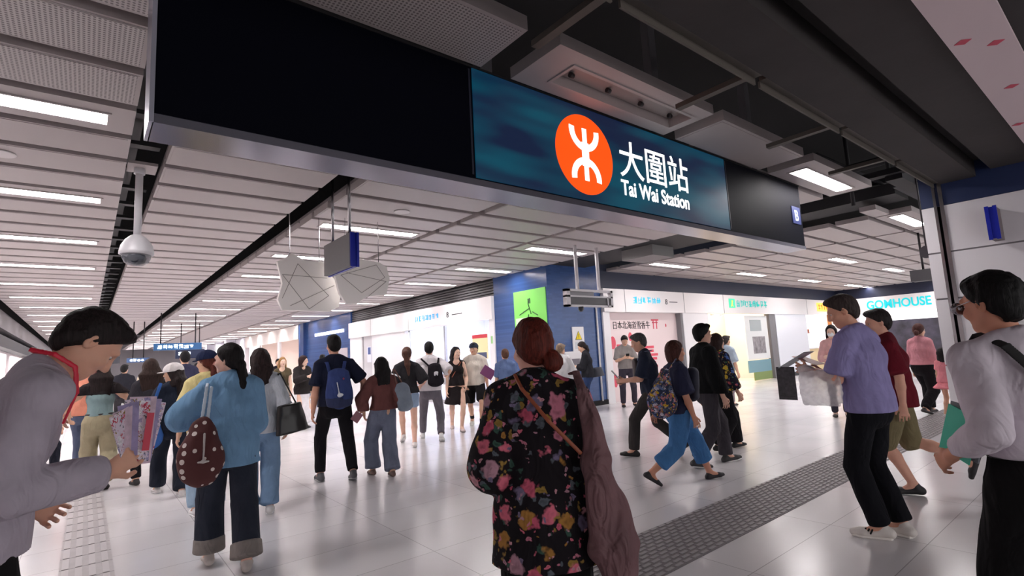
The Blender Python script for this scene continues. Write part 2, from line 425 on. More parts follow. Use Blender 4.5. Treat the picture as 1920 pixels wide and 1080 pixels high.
# pale printed panel under the soffit
pk = MB().box((1.5, .36, 3.27), (8.29, .655, 3.295)).done('hanging_banner', mat('banner_pink', (205, 186, 190), .6))
tag(pk, 'pale pink ceiling banner strip with small red diamonds, far upper right', 'banner')
mb = MB(); Mr = mat('diamond', (196, 70, 92), .6)
for x, y in ((4.35, .58), (4.55, .45), (6.6, .6), (6.9, .42), (5.5, .5)):
    s = .045; MB().prism([(x-s, y, 3.2695), (x, y-s, 3.2695), (x+s, y, 3.2695), (x, y+s, 3.2695)], (0, 0, -.002)).done('printed_diamond', Mr, pk)
# beige angle trim with cross brackets along the soffit edge
mb = MB(); Mb = mat('angle_beige', (88, 82, 76), .6)
x = .6
while x < 8.2:
    mb.box((x, 1.54, 3.27), (x+1.48, 1.60, 3.30)); mb.box((x, 1.595, 3.27), (x+1.48, 1.61, 3.22)); x += 1.55
struct(mb.done('trim_soffit', Mb))
for i, x in enumerate((.57, 2.12, 3.67, 5.22, 6.77)):
    struct(MB().box((x-.03, 1.58, 3.31), (x+.03, 2.25, 3.35)).done('trim_bracket', Mb))
# trusses and pipes in the open void
for i, (x, y) in enumerate(((3.2, 2.0), (5.0, 2.0), (6.9, 2.0))):
    mb = MB()
    mb.tube((x-1.1, y, 4.3), (x+1.1, y, 4.3), .035, n=6).tube((x-1.1, y, 3.85), (x+1.1, y, 3.85), .035, n=6)
    for k in range(4): mb.tube((x-1.1+k*.55, y, 3.85 if k % 2 else 4.3), (x-.55+k*.55, y, 4.3 if k % 2 else 3.85), .025, n=6)
    struct(mb.done('trim_truss', M_dsteel))
struct(MB().tube((-1, 2.05, 3.95), (9, 2.05, 3.95), .06).tube((-1, 4.4, 4.1), (11, 4.4, 4.1), .09).tube((9.2, 1.8, 4.0), (9.2, 9, 4.0), .07)
       .box((8.6, 1.8, 3.62), (8.75, 5.4, 3.7)).tube((8.9, 2.2, 3.7), (8.9, 2.2, 4.9), .03).tube((9.6, 2.9, 3.5), (9.6, 2.9, 4.9), .03)
       .box((8.7, 2.0, 3.55), (9.8, 2.2, 3.7)).tube((8.6, 3.0, 4.2), (10.6, 2.4, 3.7), .03).tube((10.0, 1.2, 3.9), (10.0, 9, 3.9), .05)
       .done('trim_services', mat('services', (36, 34, 38), .7)))
struct(MB().box((9.4, 1.2, 3.60), (27, 2.3, 3.62)).done('ceiling', mat('grey_liner', (58, 57, 62), .8)))

# ---- service gap between the left and the middle bay: dark trays with small fittings
mb = MB(); y = 5.5
while y < 40:
    mb.box((.26, y, 3.72), (.52, y+.12, 3.76)); y += .8
mb.box((.28, 4.2, 3.9), (.36, 45, 3.95)).box((2.12, 5.4, 3.7), (2.16, 45, 3.8))
struct(mb.done('trim_services', M_dsteel))

# ------------------------------------------------------------------ walls
def blue_tile():
    m = bpy.data.materials.new('blue_wall'); m.use_nodes = True; nt = m.node_tree; b = nt.nodes['Principled BSDF']
    tc = nt.nodes.new('ShaderNodeTexCoord'); mp = nt.nodes.new('ShaderNodeMapping'); mp.inputs['Rotation'].default_value = (PI/2, 0, 0)
    br = nt.nodes.new('ShaderNodeTexBrick'); br.inputs['Scale'].default_value = 1; br.inputs['Brick Width'].default_value = .2; br.inputs['Row Height'].default_value = .05; br.inputs['Mortar Size'].default_value = .003
    br.inputs['Color1'].default_value = (*lin((52, 84, 138)), 1); br.inputs['Color2'].default_value = (*lin((44, 74, 126)), 1); br.inputs['Mortar'].default_value = (*lin((44, 74, 130)), 1)
    nt.links.new(tc.outputs['Object'], mp.inputs[0]); nt.links.new(mp.outputs[0], br.inputs['Vector']); nt.links.new(br.outputs['Color'], b.inputs['Base Color'])
    b.inputs['Roughness'].default_value = .25
    return m
M_bt = blue_tile()
struct(MB().box((8.54, 9.15, 0), (10.42, 11.28, 4.9)).done('wall_column', M_bt))
struct(MB().box((8.5, 9.11, 0), (10.44, 9.15, .12)).box((8.5, 9.11, 0), (8.54, 11.28, .12)).done('baseboard_column', M_dark))
# left shop row on X = 8.54
hd = mat('header_white', (236, 232, 232), .35)
struct(MB().box((8.44, 11.28, 2.36), (8.64, 21.25, 2.98), hd).box((8.435, 19.05, 2.36), (8.44, 19.07, 2.98), mat('joint', (150, 148, 150), .5))
       .box((8.435, 16.0, 2.36), (8.44, 16.01, 2.98), mat('joint', (150, 148, 150), .5)).done('trim_header'))
M_band = mat('louvre_dark', (74, 72, 74), .5)
mb = MB()
for k in range(6): mb.box((8.6, 11.28, 3.0+k*.075), (8.64+.0, 21.25, 3.05+k*.075), M_band)
mb.box((8.66, 11.28, 2.98), (8.7, 21.25, 4.9), mat('louvre_back', (46, 45, 48), .8)); struct(mb.done('trim_louvre'))
struct(MB().box((8.5, 20.05, 0), (8.64, 21.25, 2.36), white).box((8.5, 16.4, 0), (8.64, 19.1, 2.36), white).box((8.5, 11.28, 0), (8.64, 11.5, 2.36), white)
       .done('wall_shopfront'))
dr = MB().box((8.56, 19.1, 0), (8.60, 20.05, 2.36)).done('door_1', mat('door_grey', (205, 203, 206), .4)); struct(dr)
MB().box((8.552, 19.1, 0), (8.562, 19.14, 2.36)).box((8.552, 20.0, 0), (8.562, 20.05, 2.36)).done('door_frame', M_steel, dr)
tag(MB().box((8.545, 19.25, 1.35), (8.555, 19.65, 1.95), mat('poster_w', (225, 228, 238), .5)).box((8.54, 19.33, 1.65), (8.545, 19.57, 1.92), mat('poster_b', (74, 92, 150), .5)).done('notice_poster'), 'white notice with dark blue shape on the grey shop door', 'poster')
# shop interior (left): white lit room
M_lav = mat('shop_white', (238, 240, 252), .6)
struct(MB().box((11.9, 11.29, 0), (12, 20, 3.0), M_lav).box((8.7, 16.38, 0), (12, 16.42, 3), M_lav).box((8.7, 11.28, 0), (12, 11.32, 3), M_lav).box((8.65, 11.3, 2.9), (12, 16.4, 2.95), M_lav).done('wall_shop'))
for i, yy in enumerate((12.2, 13.6, 15.0)):
    t = thing('shop_ceiling_light', 'white ceiling panel light inside the bright white shop, %s from the blue column' % words(i), 'light', (10.2, yy, 2.88), 'panel lights inside the white shop')
    MB().box((9.3, yy-.25, 2.86), (11.2, yy+.25, 2.9)).done('panel', mat('shop_panel', (240, 244, 255), .5, emit=7), t)
tag(MB().box((8.66, 11.5, .1), (8.67, 16.4, 2.36)).done('shop_window_pane', M_glass), 'large clear glass pane across the bright white shop front', 'glass pane')
struct(MB().box((8.6, 13.95, 0), (8.68, 14.02, 2.36)).box((8.6, 11.5, 0), (8.68, 16.4, .1)).done('window_1', M_steel))
# counters and stuff in the shop
c = thing('shop_counter', 'long white counter inside the bright shop behind the walking couple', 'counter', (10.4, 13.5, 0))
MB().box((10.0, 12.0, 0), (10.7, 15.4, .92)).done('counter_body', mat('ctr', (222, 220, 230), .5), c); MB().box((9.95, 11.95, .92), (10.75, 15.45, .97)).done('counter_top', white, c)
po = thing('promotion_poster', 'yellow and red promotion poster hanging in the shop window beside the capped man', 'poster', (8.6, 11.9, 1.6))
MB().box((8.585, 11.72, 1.3), (8.6, 12.45, 1.98)).done('sheet', mat('po_y', (232, 222, 170), .6), po)
MB().box((8.58, 11.72, 1.88), (8.585, 12.45, 1.98)).done('red_band', mat('po_r', (205, 60, 70), .6), po)
MB().box((8.58, 11.78, 1.32), (8.585, 12.38, 1.48)).done('photo_band', mat('po_k', (70, 80, 110), .6), po)
tag(MB().box((8.49, 11.36, 1.7), (8.5, 11.43, 1.9)).done('wall_sticker', mat('stk', (150, 200, 130), .6)), 'tiny green sticker on the white shop pilaster beside the blue column', 'sticker')
# blue stretch beyond and the next bright shop
struct(MB().box((8.54, 21.25, 0), (8.7, 28.2, 4.9)).done('wall_right', M_bt))
struct(MB().box((8.4, 27.0, 0), (8.54, 27.5, 3.44)).done('trim_pilaster', mat('blue_dk', (40, 66, 120), .4)))
tag(MB().box((8.5, 22.0, 2.68), (8.54, 25.6, 2.82)).done('tube_lamp', mat('tl', (220, 225, 245), .5, emit=1.2)), 'pale strip lamp mounted on the far blue wall above the backpack man', 'lamp')
tag(MB().box((8.5, 21.6, 1.2), (8.54, 22.9, 2.0)).done('notice_board', mat('nb', (190, 180, 186), .5)), 'pale framed notice board on the far blue wall behind the backpack man', 'board')
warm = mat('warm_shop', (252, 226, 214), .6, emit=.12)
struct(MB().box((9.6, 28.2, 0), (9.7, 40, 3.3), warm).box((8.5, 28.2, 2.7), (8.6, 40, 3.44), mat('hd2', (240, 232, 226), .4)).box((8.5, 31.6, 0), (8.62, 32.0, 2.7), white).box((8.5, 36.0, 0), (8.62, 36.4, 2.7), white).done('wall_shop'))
mw = mat('far_white', (232, 232, 240), .4)
struct(MB().box((8.54, 40, 0), (8.8, 60, 3.44), mw).done('wall_far_right'))
for i, yy in enumerate((43, 47, 51)):
    struct(MB().box((7.9, yy, 0), (8.5, yy+.6, 3.44)).done('wall_pillar', mw))
# right shop row on Y = 9.15
struct(MB().box((10.45, 9.06, 2.36), (26.5, 9.3, 2.98), hd).done('trim_header_right'))
mb = MB()
for x in (11.30, 14.1, 16.4, 22.9): mb.box((x, 9.055, 2.36), (x+.02, 9.06, 2.98))
struct(mb.done('trim_joint', mat('joint', (150, 148, 150), .5)))
struct(MB().box((10.42, 9.2, 2.98), (26.6, 9.35, 4.9), mat('fascia_navy', (34, 42, 66), .5)).done('wall_fascia'))
struct(MB().box((10.42, 9.1, 0), (10.68, 9.3, 2.36), white).box((14.05, 9.1, 0), (15.45, 9.3, 2.36), white).box((20.1, 9.1, 0), (22.8, 9.3, 2.36), mat('panel_cool', (228, 232, 240), .3))
       .box((25.7, 9.1, 0), (26.5, 9.3, 2.36), white).done('wall_shopfront_right'))
struct(MB().box((10.68, 9.29, 0), (14.05, 9.34, 2.36), mat('pinkwall', (232, 214, 214), .5)).done('wall_hoarding'))
struct(MB().box((13.95, 9.12, 0), (14.05, 9.3, 2.36)).box((19.65, 9.12, 0), (20.1, 9.3, 2.36)).done('trim_frame_right', mat('frame_grey', (120, 118, 122), .4)))
struct(MB().box((15.6, 9.06, 0), (26.5, 9.1, .12)).done('baseboard_right', M_dark)) if False else None
struct(MB().box((20.1, 9.06, 0), (22.8, 9.1, .14)).done('baseboard_right', mat('kick', (60, 60, 64), .5)))
# lit shops behind
cream = mat('cream_shop', (250, 236, 205), .6)
struct(MB().box((15.45, 10.9, 0), (19.7, 11, 3), cream).box((15.4, 9.3, 0), (15.45, 11, 3), white).box((19.7, 9.3, 0), (19.75, 11, 3), white).box((15.4, 9.3, 2.9), (19.75, 11, 2.95), white)
       .box((22.75, 10.6, 0), (25.8, 10.7, 3), mat('orange_shop', (250, 215, 185), .6)).box((22.75, 9.3, 2.9), (25.8, 10.7, 2.95), white).done('wall_shop_right'))
for i, (x, e) in enumerate(((16.6, 6), (18.6, 5), (24.2, 7))):
    tag(MB().box((x-.8, 9.6, 2.84), (x+.8, 10.5, 2.88)).done('shop_ceiling_light', mat('warm_panel%d' % i, (255, 235, 205), .5, emit=e)),
        'warm ceiling panel light in the %s' % ['cream shelved shop', 'glass cabinet bay beside the cream shop', 'orange-signed shop'][i], 'light')
for i, x in enumerate((15.75, 16.3, 16.9)):
    s = thing('spotlight', 'small warm spotlight under the header, %s from the white wall' % words(i), 'spotlight', (x, 9.45, 2.36), 'warm spotlights in the cream shop')
    MB().tube((x, 9.45, 2.40), (x, 9.45, 2.32), .05).done('lamp_can', M_steel, s); MB().tube((x, 9.45, 2.319), (x, 9.45, 2.31), .045).done('bulb', mat('spot_e', (255, 225, 180), .5, emit=20), s)
sh = thing('display_shelf', 'cream wall shelves stocked with pale boxes in the cream shop', 'shelf', (16.6, 10.7, 0))
for k in range(5): MB().box((15.6, 10.55, .45+k*.42), (17.8, 10.88, .48+k*.42)).done('shelf_board', cream, sh)
boxc = [mat('bx%d' % i, c, .6) for i, c in enumerate(((220, 200, 160), (235, 230, 225), (170, 190, 200), (205, 170, 120), (190, 205, 170)))]
for k in range(5):
    x = 15.7
    while x < 17.6:
        wd = random.uniform(.12, .26); MB().box((x, 10.58, .481+k*.42), (x+wd, 10.82, .481+k*.42+random.uniform(.15, .3))).done('carton', random.choice(boxc), sh); x += wd+random.uniform(.03, .1)
gc = thing('glass_cabinet', 'white framed shop vitrine with grey posters and green lower panel', 'cabinet', (18.7, 9.25, 0))
MB().box((17.95, 9.2, .75), (19.6, 9.24, 2.3)).done('pane', mat('vit_w', (232, 236, 236), .3), gc)
MB().box((18.3, 9.19, 1.75), (19.1, 9.2, 2.15)).done('poster', mat('vit_g', (170, 180, 182), .5), gc)
MB().box((18.4, 9.19, .95), (19.3, 9.2, 1.55)).done('poster', mat('vit_k', (150, 146, 150), .5, noise=.5, nscale=6), gc)
MB().box((17.95, 9.2, .3), (19.6, 9.24, .72)).done('lower_panel', mat('vit_b', (120, 160, 172), .4), gc)
MB().box((18.3, 9.2, 0.02), (19.6, 9.24, .3)).done('kick_panel', mat('vit_gr', (130, 150, 90), .5), gc)
# orange shop contents
oc = thing('snack_counter', 'lit display counter of the orange-signed snack shop', 'counter', (24.2, 9.5, 0))
MB().box((22.9, 9.25, 0), (25.2, 9.8, .95)).done('counter_body', mat('oc', (225, 205, 160), .5), oc)
MB().box((22.9, 9.2, .95), (25.2, 9.85, 1.0)).done('counter_top', white, oc)
tag(MB().box((23.1, 9.95, 1.45), (24.6, 10.0, 1.95)).done('menu_screen', mat('menu', (170, 200, 240), .4, emit=1.3)), 'pale blue lit menu screen in the orange-signed shop', 'screen')
for i, (x, z) in enumerate(((23.1, 2.15), (23.7, 2.17), (24.4, 2.13), (24.9, 1.7))):
    tag(MB().box((x, 10.0, z-.09), (x+.35, 10.04, z+.09)).done('food_picture', mat('fp%d' % (i % 2), [(200, 120, 60), (160, 80, 50)][i % 2], .5, noise=.4, nscale=20)), 'small brown food picture on the snack shop wall, %s from the left' % words(i).replace('nearest', 'first'), 'picture', 'food pictures in the snack shop')
struct(MB().box((25.2, 9.08, 0), (25.35, 9.2, 2.36)).done('door_2', mat('brown_frame', (170, 110, 60), .5)))
# end wall X = 26.5
struct(MB().box((26.5, 1.0, 0), (26.7, 9.3, 2.36), mat('endw', (205, 205, 214), .5)).box((26.4, 1.0, 2.36), (26.7, 9.3, 3.0), hd).box((26.45, 1.0, 3.0), (26.7, 9.3, 4.9), M_navy).done('wall_end_right'))
struct(MB().box((26.3, 5.0, 1.96), (26.5, 8.3, 2.3)).done('trim_lightband', mat('bandlit', (255, 250, 250), .5, emit=.9)))
tag(MB().box((26.40, 4.4, 0), (26.495, 7.4, 1.95)).done('shop_display', mat('dkshop', (70, 68, 82), .4, noise=.6, nscale=3)), 'dark shop display window below the cyan sign on the far right', 'display window')
# right-hand near wall X = 8.3
wl = MB(); Mw = mat('enamel_panel', (226, 222, 226), .3)
for z0, z1 in ((.1, .98), (1.0, 1.80), (1.82, 2.38), (2.40, 2.975)):
    wl.box((8.3, -6, z0), (8.5, 1.53, z1), Mw) if z0 not in (1.82,) else wl.box((8.3, -6, z0), (8.5, 1.53, z1), Mw)
    wl.box((8.3, 1.63, z0), (8.5, 1.76, z1), Mw)
wl.box((8.31, -6, 0), (8.5, 1.53, 2.975), mat('joint_d', (120, 116, 120), .6)).box((8.31, 1.63, 0), (8.49, 1.75, 2.975), mat('joint_d', (120, 116, 120), .6))
struct(wl.done('wall_right_near'))
struct(MB().box((8.31, -6, 2.98), (8.5, 1.76, 4.9)).done('wall_fascia_near', mat('fascia_blue', (32, 46, 84), .45)))
struct(MB().box((8.28, 1.53, 0), (8.46, 1.57, 3.9), M_steel).box((8.28, 1.60, 0), (8.46, 1.63, 3.9), M_steel).box((8.36, 1.56, 0), (8.46, 1.61, 3.9), M_dark).done('trim_steel_channel'))
struct(MB().box((8.3, -6, 0), (8.6, 1.76, .1)).done('baseboard_near', M_steel))
struct(MB().box((8.5, 1.7, 0), (8.52, 1.76, 4.9)).done('trim_wall_edge', white))
# left wall
struct(MB().box((-2.5, -6, 0), (-2.3, 60, 2.4), mat('lw', (228, 218, 220), .4)).box((-2.35, -6, 2.4), (-2.0, 60, 2.75), mat('lfascia', (40, 42, 48), .5)).box((-2.3, 6, 2.9), (-1.95, 60, 3.4), mat('lf2', (92, 88, 92), .5)).box((-2.4, -6, 2.7), (-2.3, 60, 4.9), M_dark).done('wall_left'))
for i, y in enumerate((10, 16, 22, 28)):
    tag(MB().box((-2.295, y, .5), (-2.25, y+4.2, 2.3)).done('light_box', mat('lbx', (250, 240, 238), .5, emit=.9)), 'pale lit advertising box on the left wall, %s along the corridor' % words(i), 'light box', 'light boxes on the left wall')
# far end
struct(MB().box((-2.5, 60, 0), (9, 60.2, 4.9), mat('farw', (150, 146, 150), .6)).done('wall_end'))
# other sides of the hall, behind the viewer

# ------------------------------------------------------------------ tactile paving
def tactile_bar(mb, x0, y0, x1, y1, z=.005):
    mb.box((x0, y0, .001), (x1, y1, z))
Mt = mat('tactile_grey', (122, 116, 118), .6, noise=.12, nscale=8)
tp = thing('tactile_paving', 'wide grey ribbed tactile strip running right across the white floor', 'tactile paving', (6, 2.42, 0))
MB().box((.6, 2.136, .0005), (26, 2.71, .003)).done('base', Mt, tp)
mb = MB(); Mt2 = mat('tactile_rib', (150, 144, 146), .45)
for r in range(12):
    y = 2.15+r*.0475; x = .6+(r % 2)*.05
    while x < 14:
        mb.box((x, y, .002), (x+.075, y+.026, .0075)); x += .1
o = mb.done('ribs', Mt2, tp); o['kind'] = 'stuff'
tp = thing('tactile_paving', 'narrow grey tactile guide strip running away along the corridor at left', 'tactile paving', (.055, 8, 0))
Mt3 = mat('tactile_light', (178, 172, 174), .5, noise=.08, nscale=8)
MB().box((-.1, 3.2, .0005), (.215, 50, .003)).done('base', Mt3, tp)
mb = MB()
for c_ in range(4):
    y = 3.2+(c_ % 2)*0
    while y < 26:
        mb.box((-.085+c_*.078, y, .002), (-.045+c_*.078, y+.27, .008)); y += .3
o = mb.done('ribs', mat('tactile_rib2', (192, 186, 188), .45), tp); o['kind'] = 'stuff'
mb = MB(); y = 3.2
while y < 30: mb.box((-.1, y-.004, .003), (.215, y+.002, .0035)); y += .3
mb.done('joints', mat('tj', (120, 114, 118), .6), tp)['kind'] = 'stuff'

# ------------------------------------------------------------------ station sign
sg = thing('station_sign', 'long dark blue hanging station sign with orange logo and Tai Wai Station lettering', 'sign', (3.8, 2.9, 2.6))
M_sd = mat('sign_dark', (6, 7, 18), .6, spec=.05)
MB().box((.205, 2.86, 2.63), (7.42, 3.10, 3.46)).done('housing', M_sd, sg, bevel=.006)
MB().box((.20, 2.855, 2.585), (7.43, 3.12, 2.63)).done('lower_rail', mat('rail', (150, 148, 162), .25, metal=.85, bump=.05, bscale=4), sg)
MB().box((.185, 2.85, 2.585), (.205, 3.12, 3.47)).done('end_trim', mat('endtrim', (190, 190, 205), .3, metal=.6), sg)
MB().box((.2, 2.852, 3.455), (7.43, 3.11, 3.47)).done('top_trim', M_dsteel, sg)
def led():
    m = bpy.data.materials.new('led_teal'); m.use_nodes = True; nt = m.node_tree; b = nt.nodes['Principled BSDF']
    tc = nt.nodes.new('ShaderNodeTexCoord'); mp = nt.nodes.new('ShaderNodeMapping'); mp.inputs['Scale'].default_value = (.9, 1, 4.6)
    n = nt.nodes.new('ShaderNodeTexNoise'); n.inputs['Scale'].default_value = 1.1; n.inputs['Detail'].default_value = 1
    r = nt.nodes.new('ShaderNodeValToRGB'); e = r.color_ramp.elements; e[0].position = .36; e[1].position = .62
    e[0].color = (*lin((14, 32, 66)), 1); e[1].color = (*lin((2, 84, 106)), 1)
    nt.links.new(tc.outputs['Object'], mp.inputs[0]); nt.links.new(mp.outputs[0], n.inputs['Vector']); nt.links.new(n.outputs['Fac'], r.inputs[0])
    nt.links.new(r.outputs[0], b.inputs['Emission Color']); b.inputs['Emission Strength'].default_value = .36
    b.inputs['Base Color'].default_value = (.005, .01, .02, 1); b.inputs['Roughness'].default_value = .4
    return m
MB().box((2.06, 2.852, 2.64), (5.475, 2.86, 3.45)).done('led_screen', led(), sg)
M_or = mat('logo_orange', (246, 78, 6), .5, emit=.5); M_lw = mat('logo_white', (255, 255, 252), .5, emit=.65)
def disc(c, r, y0, y1, n=64): return [(c[0]+r*math.cos(2*PI*i/n), y0, c[1]+r*math.sin(2*PI*i/n)) for i in range(n)]
LX, LZ, LR = 3.19, 3.035, .345
lg = MB().prism(disc((LX, LZ), LR, 2.8515, 0), (0, -.003, 0)).done('logo_disc', M_or, sg)
mb = MB(); y0 = 2.848
def bar(x0, z0, x1, z1): mb.prism([(x0, y0, z0), (x1, y0, z0), (x1, y0, z1), (x0, y0, z1)], (0, -.003, 0))
def arc(cx, cz, R, w, a0, a1, n=24):
    for i in range(n):
        a = a0+(a1-a0)*i/n; b = a0+(a1-a0)*(i+1)/n
        mb.prism([(cx+math.cos(a)*(R-w), y0, cz+math.sin(a)*(R-w)), (cx+math.cos(a)*R, y0, cz+math.sin(a)*R), (cx+math.cos(b)*R, y0, cz+math.sin(b)*R), (cx+math.cos(b)*(R-w), y0, cz+math.sin(b)*(R-w))], (0, -.003, 0))
s = LR
bar(LX-.075*s, LZ-.66*s, LX+.075*s, LZ-.2*s); bar(LX-.075*s, LZ+.2*s, LX+.075*s, LZ+.66*s); bar(LX-.12*s, LZ-.3*s, LX+.12*s, LZ+.3*s)
arc(LX, LZ+.60*s, .52*s, .17*s, PI*1.0-.12, PI*2+.12); arc(LX, LZ-.60*s, .52*s, .17*s, -.12, PI+.12)
MB.done(mb, 'logo_symbol', M_lw, sg)
text_mesh('大圍站', .375, 'chinese_lettering', M_lw, sg, (3.625, 2.852, 2.965), sx=.98, offset=.0015)
text_mesh('Tai Wai Station', .196, 'english_lettering', M_lw, sg, (3.635, 2.852, 2.765), sx=.86, offset=.0035)
MB().box((7.12, 2.852, 2.915), (7.36, 2.86, 3.145)).done('exit_plate', mat('exit_blue', (40, 50, 96), .4, emit=.15), sg)
text_mesh('B', .2, 'exit_letter', mat('exit_w', (170, 180, 215), .5, emit=.3), sg, (7.175, 2.851, 2.957), offset=.003)
for x in (5.5, 2.03): MB().box((x, 2.857, 2.66), (x+.015, 2.86, 3.44)).done('panel_joint', mat('pj', (30, 32, 50), .5), sg)
for x in (2.25, 4.42, 6.38): MB().box((x-.055, 2.93, 3.46), (x+.055, 3.02, 4.9)).done('hanger_post', mat('post', (92, 88, 92), .5), sg)

# ------------------------------------------------------------------ CCTV dome
c = thing('security_camera', 'white dome security camera on a long ceiling pole', 'security camera', (.36, 6.4, 2.55))
cx, cy = .355, 6.4
MB().box((.25, 6.25, 3.5), (.5, 6.55, 3.53)).done('mounting_plate', M_slat, c)
MB().tube((cx, cy, 2.78), (cx, cy, 3.52), .034).tube((cx, cy, 3.44), (cx, cy, 3.5), .05).done('pole', mat('cam_w', (226, 224, 228), .35), c)
MB().lathe((cx, cy, 0), [(.04, 2.80), (.06, 2.79), (.10, 2.75), (.135, 2.69), (.148, 2.63), (.15, 2.60), (.135, 2.595)]).done('housing', mat('cam_w', (226, 224, 228), .35), c)
MB().lathe((cx, cy, 0), [(.125, 2.60), (.122, 2.56), (.1, 2.515), (.06, 2.49), (.01, 2.482)]).done('dome_glass', mat('dome_glass', (120, 124, 134), .08, alpha=.55), c)
MB().lathe((cx, cy, 0), [(.07, 2.60), (.085, 2.56), (.07, 2.515), (.02, 2.50)]).tube((cx, cy-.02, 2.54), (cx-.02, cy-.10, 2.53), .03).done('lens', mat('lens', (36, 38, 46), .2), c)
# ceiling discs (speakers / detectors)
for (x, y, l, g) in ((-.68, 6.4, 'round flush ceiling speaker at the far left edge', 'a'), (3.35, 6.45, 'round flush ceiling speaker in the middle slat bay, above the hanging sign', 'b'), (3.3, 11.0, 'faint round ceiling speaker deeper in the middle slat bay', 'c')):
    tag(MB().lathe((x, y, 0), [(.11, ZC-.004), (.115, ZC-.012), (.1, ZC-.016)]).done('ceiling_speaker', mat('spk', (214, 208, 208), .5)), l, 'speaker')
# hanging direction sign (side view)
h = thing('direction_sign', 'grey-backed hanging sign box with blue edge seen end-on under the slats', 'sign', (2.3, 6, 2.45))
MB().box((2.25, 5.6, 2.48), (2.30, 6.42, 2.86)).done('side_panel', mat('sgrey', (104, 102, 104), .5), h)
MB().box((2.255, 5.585, 2.47), (2.30, 5.60, 2.865)).box((2.325, 5.585, 2.47), (2.355, 5.6, 2.865)).box((2.30, 5.6, 2.47), (2.325, 6.42, 2.865)).done('blue_edge', mat('edge_blue', (28, 42, 168), .35), h)
MB().box((2.325, 5.6, 2.48), (2.36, 6.42, 2.86)).done('side_panel', mat('sgrey', (104, 102, 104), .5), h)
for y in (5.72, 6.25): MB().tube((2.30, y, 2.86), (2.30, y, 3.9), .018).done('rod', M_steel, h)
# faceted hanging art
ma = mat('art_white', (248, 244, 240), .6); ml = mat('art_line', (150, 142, 138), .6)
def art(pts, y, lines, label, top):
    t = thing('hanging_ornament', label, 'ornament', (sum(p[0] for p in pts)/len(pts), y, min(p[1] for p in pts)))
    MB().prism([(a, y, b) for a, b in pts], (0, .06, 0)).done('plate', ma, t, bevel=.008)
    mb = MB()
    for a, b in lines: mb.tube((a[0], y-.004, a[1]), (b[0], y-.004, b[1]), .0035, n=5)
    mb.done('line_pattern', ml, t)
    for x in top: MB().tube((x, y+.03, pts[0][1]-.1), (x, y+.03, 3.9), .006, n=6).done('wire', M_steel, t)
art([(1.93, 2.80), (2.02, 2.83), (2.12, 2.93), (2.30, 2.83), (2.62, 2.83), (2.68, 2.62), (2.80, 2.48), (2.77, 2.2), (2.64, 2.13), (2.0, 2.14), (1.94, 2.28), (2.0, 2.5)], 7.3,
    [((2.0, 2.3), (2.2, 2.78)), ((2.2, 2.78), (2.62, 2.35)), ((2.62, 2.35), (2.35, 2.16)), ((2.35, 2.16), (2.0, 2.62)), ((2.0, 2.62), (2.6, 2.6)), ((2.1, 2.2), (2.7, 2.5))],
    'white faceted hanging ornament with thin crossing lines, left of the pair', (2.1, 2.5))
art([(2.66, 2.86), (2.95, 2.88), (3.3, 2.84), (3.42, 2.78), (3.46, 2.6), (3.40, 2.36), (3.1, 2.33), (2.95, 2.22), (2.80, 2.22), (2.70, 2.36), (2.64, 2.6)], 7.1,
    [((2.72, 2.62), (3.25, 2.80)), ((3.25, 2.80), (3.38, 2.62)), ((3.38, 2.62), (3.02, 2.38)), ((3.02, 2.38), (2.72, 2.62)), ((2.80, 2.66), (3.40, 2.56)), ((3.40, 2.56), (3.08, 2.30))],
    'white faceted hanging ornament with thin crossing lines, right of the pair', (2.8, 3.3))
# monitor bracket
b = thing('monitor_bracket', 'silver hanging monitor frame on two poles before the blue column', 'monitor frame', (7.4, 7, 2.2))
X0, X1, Yb, z0, z1 = 7.03, 8.36, 7.0, 2.24, 2.58
MB().box((X0, Yb, z0), (X1, Yb+.1, z0+.035)).box((X0, Yb, z1-.045), (X1, Yb+.1, z1)).box((X0, Yb, z0), (X0+.1, Yb+.1, z1)).box((X1-.06, Yb, z0), (X1, Yb+.1, z1)).box((X0, Yb, z0+.185), (X1, Yb+.1, z0+.215)).box((X1-.17, Yb, z0), (X1-.14, Yb+.1, z0+.2)).done('frame', mat('alu', (206, 202, 206), .35), b)
MB().box((X0+.1, Yb+.02, z0+.035), (X1-.17, Yb+.09, z0+.185)).box((X1-.14, Yb+.02, z0+.035), (X1-.06, Yb+.09, z0+.185)).done('screen_back', mat('scr_bk', (84, 82, 86), .5), b)
MB().box((X0+.1, Yb+.06, z0+.215), (X1-.5, Yb+.09, z1-.045)).done('cable_tray', mat('tray', (140, 136, 142), .4), b)
for x in (X0+.36, X0+.98): MB().tube((x, Yb+.05, z1), (x, Yb+.05, 3.75), .035).done('pole', mat('alu', (206, 202, 206), .35), b)
tag(MB().lathe((7.45, 7.05, 0), [(.05, 2.25), (.055, 2.19), (.03, 2.15), (.01, 2.145)]).done('dome_camera', mat('lens', (36, 38, 46), .2)), 'small black dome camera under the silver monitor frame', 'camera')
